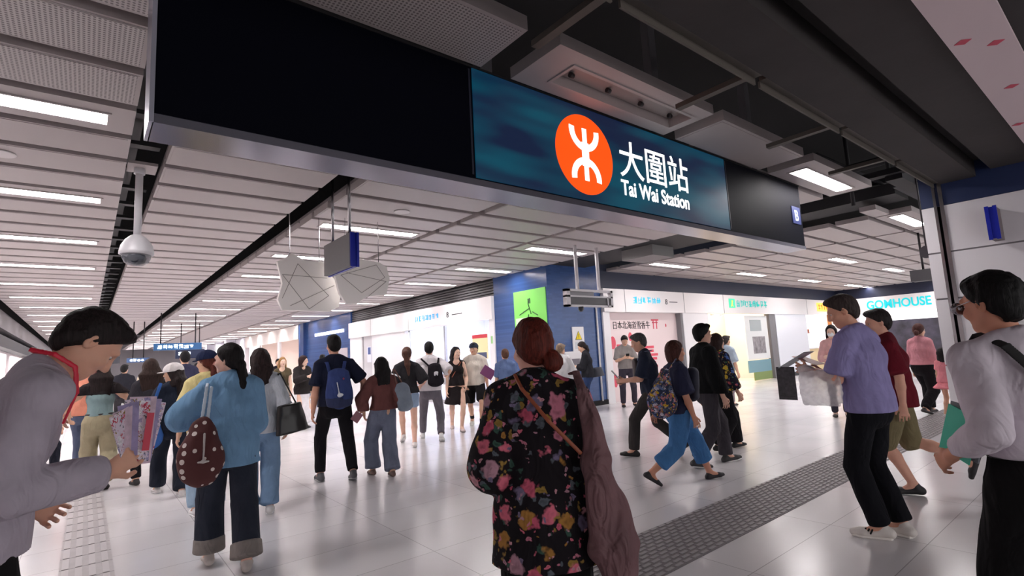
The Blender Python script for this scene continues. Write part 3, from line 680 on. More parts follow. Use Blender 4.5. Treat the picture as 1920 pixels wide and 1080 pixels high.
# conduit, signs on blue column
tag(MB().tube((10.2, 9.12, .1), (10.2, 9.12, 2.5), .025).done('conduit_pipe', white), 'thin white vertical pipe on the blue column beside the white pilaster', 'pipe')
gp = thing('green_poster', 'bright green poster with dark branch drawing on the blue column', 'poster', (8.5, 9.8, 1.3))
MB().box((8.52, 9.2, 1.35), (8.54, 10.41, 2.96)).done('sheet', mat('green', (128, 214, 96), .5), gp)
mb = MB(); q = 8.516
for a, c2 in (((9.75, 2.35), (9.85, 2.62)), ((9.85, 2.6), (9.78, 2.75)), ((9.8, 2.5), (10.05, 2.42)), ((9.95, 2.45), (10.2, 2.36)), ((9.85, 2.35), (9.9, 2.0)), ((9.7, 2.4), (9.5, 2.3))):
    mb.tube((q, a[0], a[1]), (q, c2[0], c2[1]), .012, n=5)
mb.box((8.512, 9.76, 2.62), (8.518, 9.86, 2.74)); mb.done('branch_drawing', mat('branch', (60, 96, 60), .6), gp)
MB().box((8.512, 9.9, 1.9), (8.518, 10.35, 2.28)).done('white_patch', mat('gp_w', (200, 226, 190), .6), gp)
ws = thing('warning_sign', 'white sign with yellow warning triangle on the blue column', 'sign', (9.45, 9.14, 1.35))
MB().box((9.28, 9.12, 1.38), (9.68, 9.148, 1.98)).done('plate', white, ws)
MB().prism([(9.36, 9.118, 1.66), (9.60, 9.118, 1.66), (9.48, 9.118, 1.88)], (0, -.004, 0)).done('triangle_border', mat('trik', (90, 80, 20), .5), ws)
MB().prism([(9.38, 9.113, 1.672), (9.58, 9.113, 1.672), (9.48, 9.113, 1.858)], (0, -.004, 0)).done('triangle', mat('triy', (240, 214, 20), .5), ws)
MB().box((9.474, 9.105, 1.72), (9.486, 9.109, 1.80)).box((9.474, 9.105, 1.692), (9.486, 9.109, 1.708)).done('exclamation_mark', M_dark, ws)
MB().box((9.34, 9.117, 1.44), (9.62, 9.12, 1.60)).done('text_lines', mat('tl_g', (205, 208, 214), .6), ws)
tag(MB().box((8.98, 9.1, .95), (9.55, 9.15, 1.38), white).box((9.1, 9.095, 1.05), (9.45, 9.1, 1.2), mat('nt_g', (120, 116, 124), .6)).done('notice_plate'), 'white notice plate with grey print low on the blue column', 'notice')
# shop header signs (unreadable glowing strokes kept as strokes)
def glyph_row(x0, z0, hgt, n, m, name, y=9.052, seed=1, alongy=False, xc=8.43, dirn=1, fill=.75):
    rnd = random.Random(seed); mb = MB()
    for k in range(n):
        a = x0+k*hgt*1.08*dirn
        for q in range(7):
            if rnd.random() < .5:
                zz = z0+rnd.random()*hgt*.85; u0, u1 = a+dirn*rnd.random()*.2*hgt, a+dirn*(hgt*.9-rnd.random()*.2*hgt); v0, v1 = zz, zz+hgt*.10
            else:
                u0 = a+dirn*rnd.random()*hgt*.8; u1 = u0+dirn*hgt*.1; v0, v1 = z0+rnd.random()*.3*hgt, z0+hgt*(1-.3*rnd.random())
            if alongy: mb.box((xc, u0, v0), (xc+.006, u1, v1))
            else: mb.box((u0, y, v0), (u1, y+.006, v1))
    return mb
s = thing('shop_sign', 'pale cyan shop name on the white header above the pink hoarding', 'shop sign', (12, 9.05, 2.6))
mcy = mat('cyan_sign', (60, 190, 214), .5, emit=.3)
glyph_row(11.65, 2.6, .2, 6, mcy, 'x', seed=2).done('lettering', mcy, s)
tg = MB(); tg.tube((13.2, 9.05, 2.62), (13.2, 9.05, 2.78), .01, n=5)
text_mesh('8', .22, 'numeral', mat('num_k', (70, 70, 76), .5), s, (13.14, 9.052, 2.6)); tg.bm.free()
MB().box((13.35, 9.05, 2.66), (13.75, 9.056, 2.685)).done('small_print', mat('num_k', (70, 70, 76), .5), s)
s = thing('shop_sign', 'pale cyan shop name on the white header above the bright white shop', 'shop sign', (8.43, 14.8, 2.6))
mcy2 = mat('cyan_sign2', (90, 180, 220), .5, emit=.2)
glyph_row(15.5, 2.58, .2, 7, mcy2, 'x', seed=5, alongy=True, dirn=-1).done('lettering', mcy2, s)
text_mesh('8', .24, 'numeral', mat('num_k', (70, 70, 76), .5), s, (8.432, 13.55, 2.58), rot=(PI/2, 0, -PI/2))
MB().box((8.43, 12.7, 2.63), (8.436, 13.25, 2.655)).done('small_print', mat('num_k', (70, 70, 76), .5), s)
s = thing('shop_sign', 'teal lit pharmacy-style sign with green figure on the white header', 'shop sign', (18, 9.05, 2.55))
mt = mat('teal_sign', (20, 180, 172), .5, emit=.35)
glyph_row(17.25, 2.58, .26, 8, mt, 'x', seed=3).done('lettering', mt, s)
MB().box((16.75, 9.05, 2.55), (17.15, 9.056, 2.86)).done('green_panel', mat('gsn', (60, 205, 150), .5, emit=.5), s)
MB().lathe((16.95, 9.045, 2.78), [(.03, -.02), (.03, .02)], n=10).tube((16.95, 9.045, 2.75), (16.92, 9.045, 2.66), .02, n=6).tube((16.92, 9.045, 2.66), (16.86, 9.045, 2.59), .014, n=6).tube((16.93, 9.045, 2.66), (17.0, 9.045, 2.60), .014, n=6).done('running_figure', mat('yfig', (225, 235, 80), .5, emit=.7), s)
s = thing('shop_sign', 'yellow glowing square sign with orange characters above the snack shop', 'shop sign', (24.7, 9.05, 2.6))
MB().box((23.9, 9.04, 2.5), (25.65, 9.056, 2.86)).done('sign_panel', mat('ysn', (255, 205, 90), .5, emit=.45), s)
glyph_row(24.0, 2.56, .24, 6, None, 'x', y=9.03, seed=8).done('lettering', mat('osn', (236, 130, 20), .5, emit=.35), s)
s = thing('shop_sign', 'large cyan GOMHOUSE lettering on the far right shop header', 'shop sign', (26.38, 7, 2.5))
text_mesh('GOMHOUSE', .50, 'lettering', mat('gom', (10, 180, 188), .5, emit=.4), s, (26.39, 8.0, 2.5), rot=(PI/2, 0, -PI/2), sx=.82, offset=.012)
# hoarding graphics
s = thing('hoarding_graphic', 'printed black Japanese-style heading and red food motifs on the pink hoarding', 'hoarding print', (12, 9.28, 1))
text_mesh('日本北海道雪香牛', .235, 'heading', mat('hk', (52, 44, 48), .6), s, (10.98, 9.286, 1.93), sx=.88)
mr = mat('hred', (222, 84, 102), .6)
mb = MB()
mb.box((12.70, 9.284, 2.14), (13.05, 9.288, 2.18)).box((12.74, 9.284, 2.07), (13.01, 9.288, 2.10)).box((12.78, 9.284, 1.9), (12.82, 9.288, 2.14)).box((12.93, 9.284, 1.9), (12.97, 9.288, 2.14))
for (x, z, a, c2) in ((10.95, 1.55, .12, .17), (12.05, 1.68, .09, .12), (10.95, .55, .08, .18), (13.4, 2.0, .03, .05), (12.35, .62, .1, .25), (11.7, 1.7, .08, .12)):
    mb.prism([(x+a*math.cos(i*PI/10), 9.286, z+c2*math.sin(i*PI/10)) for i in range(20)], (0, -.003, 0))
mb.box((11.10, 9.284, 1.05), (11.35, 9.288, 1.5))
for k in range(6): mb.box((12.05+random.random()*.1, 9.284, 1.35-k*.11), (12.7+random.random()*.2, 9.288, 1.42-k*.11))
mb.done('red_motifs', mr, s)['kind'] = 'stuff'
# wall sign on near right wall
s = thing('wall_sign', 'blue-edged flag sign sticking out of the white wall at far right', 'sign', (8.15, 1.08, 2.4))
MB().box((8.02, 1.03, 2.43), (8.3, 1.115, 2.80)).done('panel', mat('sgrey2', (110, 98, 100), .5), s)
MB().box((8.0, 1.02, 2.42), (8.02, 1.055, 2.81)).box((8.0, 1.09, 2.42), (8.02, 1.125, 2.81)).box((8.01, 1.05, 2.43), (8.02, 1.1, 2.80)).done('blue_edge', mat('edge_blue', (28, 42, 168), .35), s)
tag(MB().box((8.27, .7, 1.73), (8.3, 1.02, 1.83)).done('card_reader', mat('bkbox', (44, 38, 46), .4)), 'small black box mounted on the white wall behind the white shirt man', 'box')
s = thing('information_board', 'information board with blue header and red line on the right wall', 'board', (8.28, .5, 1.3))
MB().box((8.28, -.4, .9), (8.3, 1.06, 1.68)).done('board', mat('ib', (214, 212, 214), .4), s)
MB().box((8.276, -.4, 1.60), (8.28, 1.06, 1.64)).done('blue_band', mat('ibb', (110, 180, 220), .5), s); MB().box((8.274, -.4, 1.36), (8.28, 1.06, 1.375)).done('red_line', mat('ibr', (150, 40, 60), .5), s)
mb = MB()
for k in range(6):
    for j in range(3): mb.box((8.276, .95-j*.22, 1.42+k*.03-.0), (8.28, .80-j*.22, 1.435+k*.03))
mb.done('small_print', mat('ibp', (150, 150, 156), .6), s)
# right: dark hanging box and round detector
tag(MB().box((13.2, 2.75, 2.45), (13.5, 3.15, 2.68), mat('spkk', (52, 50, 54), .5)).tube((13.35, 2.95, 2.68), (13.35, 2.95, 3.46), .02, M_dsteel).done('hanging_display'), 'dark grey hanging display box by the white wall edge', 'display')
tag(MB().tube((9.3, 2.0, 2.55), (9.34, 1.98, 2.55), .09, n=20).tube((9.32, 1.99, 2.6), (9.32, 1.99, 4.9), .01).done('convex_mirror', mat('mir', (60, 56, 62), .4)), 'small round dark disc hanging beside the white wall edge', 'disc')
# far corridor direction signs
for (x0, x1, y, z0, z1, l, sd, c3) in ((1.8, 3.25, 22.0, 2.14, 2.38, 'wide dark blue hanging direction sign with white symbols over the crowd', 11, (40, 84, 128)),
                          (3.0, 4.1, 27.0, 1.92, 2.3, 'dark hanging sign with white characters below the wide blue sign', 12, (24, 34, 60)),
                          (.2, .95, 24.0, 1.78, 2.02, 'small hanging sign with white glowing symbols beside the bowed head', 13, (60, 60, 66)),
                          (1.25, 2.0, 26.0, 1.82, 2.0, 'small hanging sign with mint glowing text over the far crowd', 14, (70, 92, 130))):
    s = thing('direction_sign', l, 'sign', ((x0+x1)/2, y, z0))
    MB().box((x0, y, z0), (x1, y+.12, z1)).done('panel', mat('dsg%d' % sd, c3, .4, emit=.3), s)
    n = int((x1-x0)/((z1-z0)*.75)); glyph_row(x0+.1, z0+(z1-z0)*.2, (z1-z0)*.62, max(2, n-1), None, 'x', y=y-.01, seed=sd).done('lettering', mat('dsw', (245, 252, 255), .5, emit=2.2), s)
    for x in (x0+.2, x1-.2): MB().tube((x, y+.06, z1), (x, y+.06, 3.5), .02, n=8).done('rod', M_dsteel, s)

# ------------------------------------------------------------------ people
def rotv(v, ax, deg):
    a = math.radians(deg); ax = unit(ax); v = V(v)
    return v*math.cos(a)+np.cross(ax, v)*math.sin(a)+ax*(ax@v)*(1-math.cos(a))
def ik(a, t, l1, l2, hint):
    a = V(a); t = V(t); d = t-a; L = np.linalg.norm(d); m = (l1+l2)*.995
    if L > m: t = a+d/L*m; d = t-a; L = m
    w = d/L; h = V(hint)-w*(V(hint)@w); h = unit(h)
    x = (l1*l1-l2*l2+L*L)/(2*L); y = math.sqrt(max(l1*l1-x*x, 0))
    return a+w*x+h*y, t
SKIN = (222, 176, 150)
def person(label, loc, heading, H=1.7, sex='m', skin=SKIN, hair=None, top=None, bottom=None, shoes=(60, 55, 55), pose=None, vox=.010, bulk=1.0,
           face=True, group=None, extra=None, seed=None):
    ps = dict(lean=2, side=0, twist=0, head=(0, 5, 0), L=(-.10, 0, 0, 0), R=(.10, 0, 0, 0), drop=0, hl=None, hr=None, el=(-.5, -1, -.3), er=(.5, -1, -.3),
              curl=35, pelvis=(0, 0), fl=None, fr=None, kneel=None, toel=5, toer=5, palm=None)
    ps.update(pose or {}); s = H/1.72; f = sex == 'f'; X = V(1, 0, 0); Y = V(0, 1, 0); Z = V(0, 0, 1)
    seed = hash(label) % 1000 if seed is None else seed
    seed = sum(map(ord, label)) % 997
    root = thing('person', label, 'person', (loc[0], loc[1], 0), group); root.rotation_euler = (0, 0, -math.radians(heading))
    # skeleton
    P0 = V(ps['pelvis'][0], ps['pelvis'][1], .93-ps['drop'])*s
    def tilt(v, a): return rotv(rotv(v, X, -a*ps['lean']), Y, a*ps['side'])
    u0, u1, u2 = tilt(Z, .4), tilt(Z, .85), tilt(Z, 1.15)
    S0 = X; S2 = rotv(tilt(X, 1), Z, -ps['twist']); F2 = np.cross(u1, S2)
    P1 = P0+u0*.14*s; P2 = P1+u1*.17*s; P3 = P2+u2*.19*s
    shw = (.142 if f else .160)*s*bulk**.5
    SH = {q: P3-u2*.058*s+S2*shw*q for q in (-1, 1)}
    hy, hp, hr_ = ps['head']
    hf = rotv(tilt(Y, .3), Z, -hy-ps['twist']*.5); hs = np.cross(hf, Z); hs = unit(hs); hf = unit(rotv(hf, hs, -hp)); hu = np.cross(hs, hf)
    hu = rotv(hu, hf, hr_); hs = rotv(hs, hf, hr_)
    nk = unit(u2*.7+hu*.6); HC = P3+nk*.085*s+hu*.09*s+hf*.012*s
    hd = (s**.5)*(.965 if f else 1.0)
    fr = np.array([hs, hf, hu])
    def h(a, b, c): return HC+(hs*a+hf*b+hu*c)*hd
    al1, al2 = .29*s, .255*s
    hands = {}
    for q, t, e in ((-1, ps['hl'], ps['el']), (1, ps['hr'], ps['er'])):
        tt = V(t)*s if t is not None else V(q*.235*(1.05 if not f else .93), .05, .80-ps['drop']*.8)*s+V(P0[0], P0[1], 0)+V(0, (P3-P0)[1]*.6, 0)
        el, wr = ik(SH[q], tt, al1, al2, e); hands[q] = (el, wr)
    feet = {}
    for q, t in ((-1, ps['L']), (1, ps['R'])):
        hip = P0+X*q*.088*s-Z*.03*s; toe = ps['toel'] if q < 0 else ps['toer']
        fd = rotv(rotv(Y, Z, -q*toe), X, t[3])       # toes: positive pitch = toes up
        sole = V(t[0]*s, t[1]*s, t[2]*s)             # heel-ball midpoint on the sole
        ank = sole-fd*.045*s+np.cross(X, fd)*.085*s
        kn, an = ik(hip, ank, .43*s, .42*s, Y*1+X*q*.15 if ps['kneel'] is None else ps['kneel'])
        feet[q] = (hip, kn, an, sole, fd, np.cross(rotv(X, Z, -q*toe), fd))
    b = bulk
    W = dict(hip=((.158, .108) if not f else (.160, .112)), waist=((.138, .102) if not f else (.118, .092)), chest=((.160, .112) if not f else (.138, .100)), sh=(.125, .072) if not f else (.108, .064))
    def R(k, g=0): return (W[k][0]*s*b+g, W[k][1]*s*b+g)
    def torso(g=0, gh=None, k=.03, lo=.07):
        gh = g if gh is None else gh
        o = [Seg(P0-u0*lo*s, P0+u0*.02*s, R('hip', gh), R('hip', gh), S0, k), Seg(P0+u0*.02*s, P1, R('hip', gh), R('waist', g), S0, k), Seg(P1, P2, R('waist', g), R('chest', g), S2, k),
             Seg(P2, P3-u2*.055*s, R('chest', g), R('sh', g), S2, k)]
        for q in (-1, 1): o.append(Seg(P3+u2*.0*s+S2*q*.02*s, SH[q]-u2*.0, (.050*s+g, .050*s+g), (.046*s*b**.5+g, .046*s*b**.5+g), F2, k*1.2))
        if f:
            for q in (-1, 1): o.append(Ell(P2+u1*.015*s+S2*q*.068*s+F2*.070*s*b, (.062*s+g*.6, .055*s+g*.6, .062*s+g*.6), k=.03))
        return o
    # ---- body (one continuous surface)
    B = torso(0)
    B.append(Seg(P3-u2*.03*s, HC-hu*.05*hd, (.054*s, .056*s), (.049*s, .053*s), S2, .025))
    B += [Ell(h(0, -.012, .022), V(.074, .094, .088)*hd, fr, .02), Ell(h(0, .030, -.040), V(.058, .060, .068)*hd, fr, .035), Ell(h(0, .062, -.088), V(.026, .022, .022)*hd, fr, .03),
          Seg(h(-.045, -.01, -.055), h(-.012, .06, -.088), .020*hd, .018*hd, None, .025), Seg(h(.045, -.01, -.055), h(.012, .06, -.088), .020*hd, .018*hd, None, .025)]
    for q in (-1, 1):
        B.append(Ell(h(q*.076, -.012, -.012), V(.009, .019, .031)*hd, fr, .006)); B.append(Ell(h(q*.080, -.006, -.010), V(.006, .009, .017)*hd, fr, .004, 's'))
    if face:
        B += [Seg(h(0, .086, .012), h(0, .104, -.026), .009*hd, .013*hd, None, .012), Ell(h(-.013, .094, -.030), V(.009, .010, .008)*hd, fr, .006), Ell(h(.013, .094, -.030), V(.009, .010, .008)*hd, fr, .006),
              Seg(h(-.04, .076, .026), h(.04, .076, .026), .011*hd, .011*hd, None, .02), Ell(h(0, .084, -.060), V(.024, .010, .008)*hd, fr, .008)]
        for q in (-1, 1):
            B += [Ell(h(q*.032, .094, .004), V(.019, .016, .012)*hd, fr, .010, 's'), Ell(h(q*.043, .062, -.030), V(.022, .022, .020)*hd, fr, .02)]
    for q in (-1, 1):
        el, wr = hands[q]
        B += [Seg(SH[q], SH[q]*.5+el*.5, .050*s*b, .046*s*b, None, .03), Seg(SH[q]*.5+el*.5, el, .046*s*b**.7, .037*s, None, .02),
              Seg(el, el*.65+wr*.35, .038*s, .040*s*b**.5, None, .012), Seg(el*.65+wr*.35, wr, .040*s*b**.5, .024*s, None, .012)]
        fd = unit(wr-el); ov = ps['fl'] if q < 0 else ps['fr']
        if ov is not None: fd = unit(V(ov))
        pn = V(-q, 0, 0) if ps['palm'] is None else V(ps['palm'][0]*(-q), ps['palm'][1], ps['palm'][2])
        pn = unit(pn-fd*(pn@fd)); td = np.cross(fd, pn)*(1 if (np.cross(fd, pn)@Y) > 0 else -1)
        if abs(np.cross(fd, pn)@Y) < .3: td = np.cross(fd, pn)*(1 if (np.cross(fd, pn)@Z) > 0 else -1)
        q_ = s*1.0; rf = max(.0085*s, vox*.95)
        B.append(Seg(wr-fd*.01, wr+fd*.078*q_, (.026*q_, .019*q_), (.037*q_, max(.014*q_, vox*1.2)), td, .012))
        for i, (o, ln) in enumerate(((.031, .070), (.0105, .078), (-.0105, .073), (-.031, .058))):
            p = wr+fd*.078*q_+td*o*q_*1.05; c = ps['curl']+i*4; dr = fd+td*o*3
            for j, (fr_, ra) in enumerate(((.42, 1.0), (.32, .92), (.26, .85))):
                dr = unit(unit(dr)*math.cos(math.radians(c*(.6 if j == 0 else .8)))+pn*math.sin(math.radians(c*(.6 if j == 0 else .8))))
                ax_ = dr; e2 = p+dr*ln*fr_*q_*1.1; B.append(Seg(p, e2, rf*ra, rf*ra*.93, None, .003)); p = e2
        tb = wr+fd*.022*q_+td*.026*q_; t1 = tb+unit(fd*.6+td*.65+pn*.35)*.040*q_; t2 = t1+unit(fd*.85+td*.2+pn*.4)*.032*q_
        B += [Seg(tb, t1, rf*1.5, rf*1.15, None, .012), Seg(t1, t2, rf*1.15, rf, None, .004)]
    legs_on = True
    for q in (-1, 1):
        hip, kn, an, sole, fd, fu = feet[q]
        B += [Seg(hip, kn, (.078*s*b, .080*s*b), .052*s*b**.6, None, .03), Seg(kn, kn*.65+an*.35, .050*s, .052*s*b**.6, None, .02), Seg(kn*.65+an*.35, an, .052*s*b**.6, .034*s, None, .02),
              Seg(an, sole+fd*.06*s+fu*.03*s, .034*s, (.036*s, .02*s), None, .02)]
    body = sdf_obj('body', B, vox, skinm(skin), root)
    cv = max(vox, .008)
    # ---- face details
    if face:
        for q in (-1, 1):
            sdf = [Ell(h(q*.031, .0715, .003), V(.0145, .0095, .0065)*hd, fr)]
            e = sdf_obj('eye', sdf, .003, mat('eye_white', (220, 212, 206), .3), body); sdf_obj('iris', [Ell(h(q*.031, .0785, .003), V(.0058, .0036, .0060)*hd, fr)], .002, mat('iris', (34, 22, 18), .2), e)
            sdf_obj('eyebrow', [Seg(h(q*.015, .087, .027), h(q*.048, .072, .027), .0035*hd, .0025*hd)], .0022, mat('brow', (38, 28, 25), .7), body)
        sdf_obj('lips', [Ell(h(0, .0895, -.055), V(.021, .006, .0045)*hd, fr, .002), Ell(h(0, .0885, -.063), V(.018, .006, .005)*hd, fr, .002)], .0025, mat('lips', (176, 92, 88), .5), body)
    J = dict(P0=P0, P1=P1, P2=P2, P3=P3, SH=SH, HC=HC, hands=hands, feet=feet, s=s, S2=S2, F2=F2, u1=u1, u2=u2, hs=hs, hf=hf, hu=hu, h=h, root=root, hd=hd, W=W, vox=vox, body=body)
    # ---- hair
    if hair:
        st, hc = hair[0], hair[1]; o = hair[2] if len(hair) > 2 else {}
        g = o.get('thick', .016 if st not in ('short', 'crop') else .011); Hh = []
        tp = Ell(h(0, -.018, .028+o.get('up', 0)), V(.077+g*.55, .097+g*.6, .090+g*.8)*hd, fr, .01); Hh.append(tp)
        if st in ('short', 'crop'):
            Hh += [Ell(h(0, -.052, -.020), V(.072, .056, .078)*hd, fr, .03), Ell(h(0, .030, .084), V(.056, .045, .026)*hd, fr, .03)]
            for q in (-1, 1): Hh.append(Ell(h(q*.086, .004, -.034), V(.020, .022, .034)*hd, fr, .010, 's'))
            if st == 'short': Hh += [Ell(h(.02, .05, .095), V(.05, .035, .026)*hd, fr, .02)]
        if st in ('long', 'pony', 'bun', 'bob', 'lowpony'):
            Hh += [Ell(h(0, -.055, -.02), V(.072, .055, .070)*hd, fr, .03)]
        if st == 'long':
            L = o.get('len', .38); w_ = o.get('w', .10); bk = P3-F2*.085*s
            Hh += [Seg(h(0, -.075, .02), h(0, -.09, -.10), (.082*hd, .045*hd), (w_*.95, .045), hs, .03), Seg(h(0, -.09, -.10), h(0, -.10, -.10)-Z*(L-.1)-F2*.0, (w_*.95, .045), (w_*.75, .028), hs, .03)]
            for q in (-1, 1): Hh.append(Seg(h(q*.070, -.01, .03), h(q*.085, -.035, -.16), (.020, .05), (.022, .04), hs, .02))
        if st == 'bob':
            L = o.get('len', .16)
            Hh += [Seg(h(0, -.06, .0), h(0, -.05, -L), (.088*hd, .055*hd), (.09*hd, .05*hd), hs, .03)]
            for q in (-1, 1): Hh.append(Seg(h(q*.074, .005, .02), h(q*.080, -.0, -L*.9), (.018, .05), (.018, .045), hs, .02))
        if st == 'pony':
            L = o.get('len', .34); a = h(0, -.11, .045)
            Hh += [Ell(a, V(.03, .03, .03), None, .02), Seg(a, a+(-hf*.055-hu*.03), .030, .040, None, .02), Seg(a-hf*.055-hu*.03, a-hf*.06-Z*L*.55+hs*o.get('sw', .0), (.042, .038), (.045, .035), None, .03), Seg(a-hf*.06-Z*L*.55+hs*o.get('sw', 0), a-hf*.04-Z*L+hs*o.get('sw', 0)*1.5, (.045, .035), (.016, .012), None, .03)]
        if st == 'lowpony':
            L = o.get('len', .4); a = h(.0, -.105, -.055); sw = o.get('sw', 0)
            Hh += [Ell(a, V(.034, .03, .03), None, .02), Seg(a, a-Z*L*.5-hf*.02+hs*sw, (.036, .03), (.052, .034), hs, .02), Seg(a-Z*L*.5-hf*.02+hs*sw, a-Z*L-hf*.02+hs*sw*1.3, (.052, .034), (.02, .014), hs, .02)]
        if st == 'bun':
            Hh.append(Ell(h(*o.get('pos', (.03, -.125, -.06))), V(.042, .036, .048)*o.get('bs', 1), fr, .012))
        a = math.radians({'short': 38, 'crop': 40, 'bob': 24, 'long': 24, 'pony': 34, 'lowpony': 34, 'bun': 36}[st]); n = hf*math.cos(a)-hu*math.sin(a)
        Hh.append(Cut(h(0, .052 if st in ('bob', 'long') else .040, .034), n, .012 if st not in ('short', 'crop') else .009, within=(h(0, .05, 0), .13)))
        if st in ('short', 'crop'): Hh.append(Cut(h(0, -.06, -.098), unit(-hu-hf*.2), .008))
        ho = sdf_obj('hair', Hh, max(.0038 if vox < .007 else .005, min(cv, .008)*(.6 if vox < .007 else 1)), hairm(hc), body, disp=(lambda a, b: (lambda P: a(P)+b(P)))(wrinkle(.0022, 2.2, seed, (1, 1, .35)), wrinkle(.0020, 5.5, seed+3, (1, 1, .22))) if vox < .012 else None)
        if 'tie' in o: sdf_obj('hair_tie', [Ell(h(*o.get('tiepos', (0, -.118, .045))), V(.04, .03, .04), None)], .006, cloth(o['tie']), ho)
        J['hair'] = ho
    # ---- top
    def arms(g, t0, k=.025, flat=.35, wide=0):
        o = []
        for q in (-1, 1):
            el, wr = hands[q]
            if t0 <= 1:
                e = SH[q]*(1-t0)+el*t0; o.append(Seg(SH[q], e, .052*s*b+g, .047*s*b+g+wide, None, k, cap=flat if t0 > .05 else 1))
            else:
                t = t0-1; e = el*(1-t)+wr*t
                o += [Seg(SH[q], el, .052*s*b+g, .044*s*b**.7+g+wide*.6, None, k), Seg(el, e, .044*s*b**.7+g+wide*.6, .030*s+g*.9+wide, None, .012, cap=flat)]
        return o
    def garment(name, d, parent=root):
        g = d.get('g', .013); gh = d.get('gh', g+.004); sl = d.get('sleeve', .55); hem = d.get('hem', -.02)
        o = torso(g, gh, lo=.02)
        if d.get('hem', 0) < .02: o.append(Seg(P1, P0+Z*(hem-.05)*s, (R('waist', g)[0]+.006, R('waist', g)[1]+.004), (R('hip', gh)[0]+d.get('flare', 0), R('hip', gh)[1]+d.get('flare', 0)), S0, .03))
        o += arms(g, sl, wide=d.get('wide', .004)) if sl > 0 else []
        if d.get('collar'): o.append(Seg(P3-u2*.015*s, P3+nk*.045*s, (.066*s, .068*s), (.060*s, .064*s), S2, .01, cap=.2))
        o.append(Cut(P0+Z*hem*s, -Z, .004, within=(P0+Z*(hem-.3)*s, .52) if not d.get('allcut') else None)) if hem > -.45 else o.append(Cut(P0+Z*hem*s, -Z, .004, within=(P0+Z*(hem-.3)*s, .60)))
        if d.get('open'):   # scoop back / neckline
            o.append(Ell(P3+u2*.02*s+F2*d['open'][0]*s, V(d['open'][1], .09, d['open'][2])*s, np.array([S2, F2, u2]), .01, 's'))
        o.append(Ell(P3+nk*.075*s+F2*.02*s, V(.052, .056, .045)*s, np.array([S2, F2, u2]), .008, 's'))
        m = d.get('mat') or cloth(d['c'])
        ob = sdf_obj(name, o, cv, m, parent, disp=wrinkle(d.get('wr', .0055), d.get('wsc', 1.0), seed))
        return ob
    if top: J['top'] = garment(top.get('name', 'shirt'), top)
    if top and top.get('over'): J['over'] = garment(top['over'].get('name', 'jacket'), top['over'])
    # ---- bottom
    if bottom:
        kd = bottom.get('kind', 'trousers'); g = bottom.get('g', .010); o = []
        if kd in ('trousers', 'shorts'):
            o = [Seg(P0-Z*.065*s, P0+u0*.03*s, R('hip', g), R('hip', g), S0, .03), Seg(P0+u0*.0*s, P0+u0*.085*s, R('hip', g), (R('hip', g)[0]*.95, R('hip', g)[1]*.95), S0, .01, cap=.15), Seg(P0-Z*.10*s-X*.05*s, P0-Z*.10*s+X*.05*s, .085*s*b, .085*s*b, None, .04)]
            tt = bottom.get('len', 1.94); w1, w2, w3 = bottom.get('w', (.088, .068, .060))
            for q in (-1, 1):
                hip, kn, an, sole, fd, fu = feet[q]
                hp_ = hip+X*q*.004
                if tt <= 1: e = hip*(1-tt)+kn*tt; o.append(Seg(hp_, e, w1*s*b, w2*s, None, .02, cap=.3))
                else:
                    t = tt-1; e = kn*(1-t)+an*t; o += [Seg(hp_, kn, w1*s*b, w2*s, None, .02), Seg(kn, e, w2*s, w3*s, None, .012, cap=.3)]
        else:
            L = bottom.get('len', .8); fl = bottom.get('flare', .1); lo = P0+Z*(.08-L)*s+V(0, bottom.get('sway', 0), 0)
            o = [Seg(P0+u0*.10*s, P0-Z*.05*s, R('waist', g+.01), R('hip', g), S0, .03), Seg(P0-Z*.05*s, lo, R('hip', g), (R('hip', g)[0]+fl, R('hip', g)[1]+fl), S0, .03, cap=.2)]
        m = bottom.get('mat') or cloth(bottom['c'])
        J['bottom'] = sdf_obj(bottom.get('name', kd if kd != 'skirt' else 'skirt'), o, cv, m, root, disp=wrinkle(bottom.get('wr', .0045), 1.0, seed+5))
        if bottom.get('cuff'):
            for q in (-1, 1):
                hip, kn, an, sole, fd, fu = feet[q]; e = kn*.06+an*.94; e0 = kn*.28+an*.72
                sdf_obj('turned_cuff', [Seg(e0, e, bottom['w'][2]*s+.006, bottom['w'][2]*s+.010, None, .01, cap=.2)], cv, cloth(bottom['cuff']), J['bottom'])
        if bottom.get('belt'): sdf_obj('belt', [Seg(P0+u0*.075*s, P0+u0*.10*s, (R('hip', g)[0]*.97, R('hip', g)[1]*.97), (R('hip', g)[0]*.96, R('hip', g)[1]*.96), S0, .01, cap=.12)], .006, mat('belt', (24, 22, 24), .4), J['bottom'])
    # ---- shoes
    J['shoes'] = {}
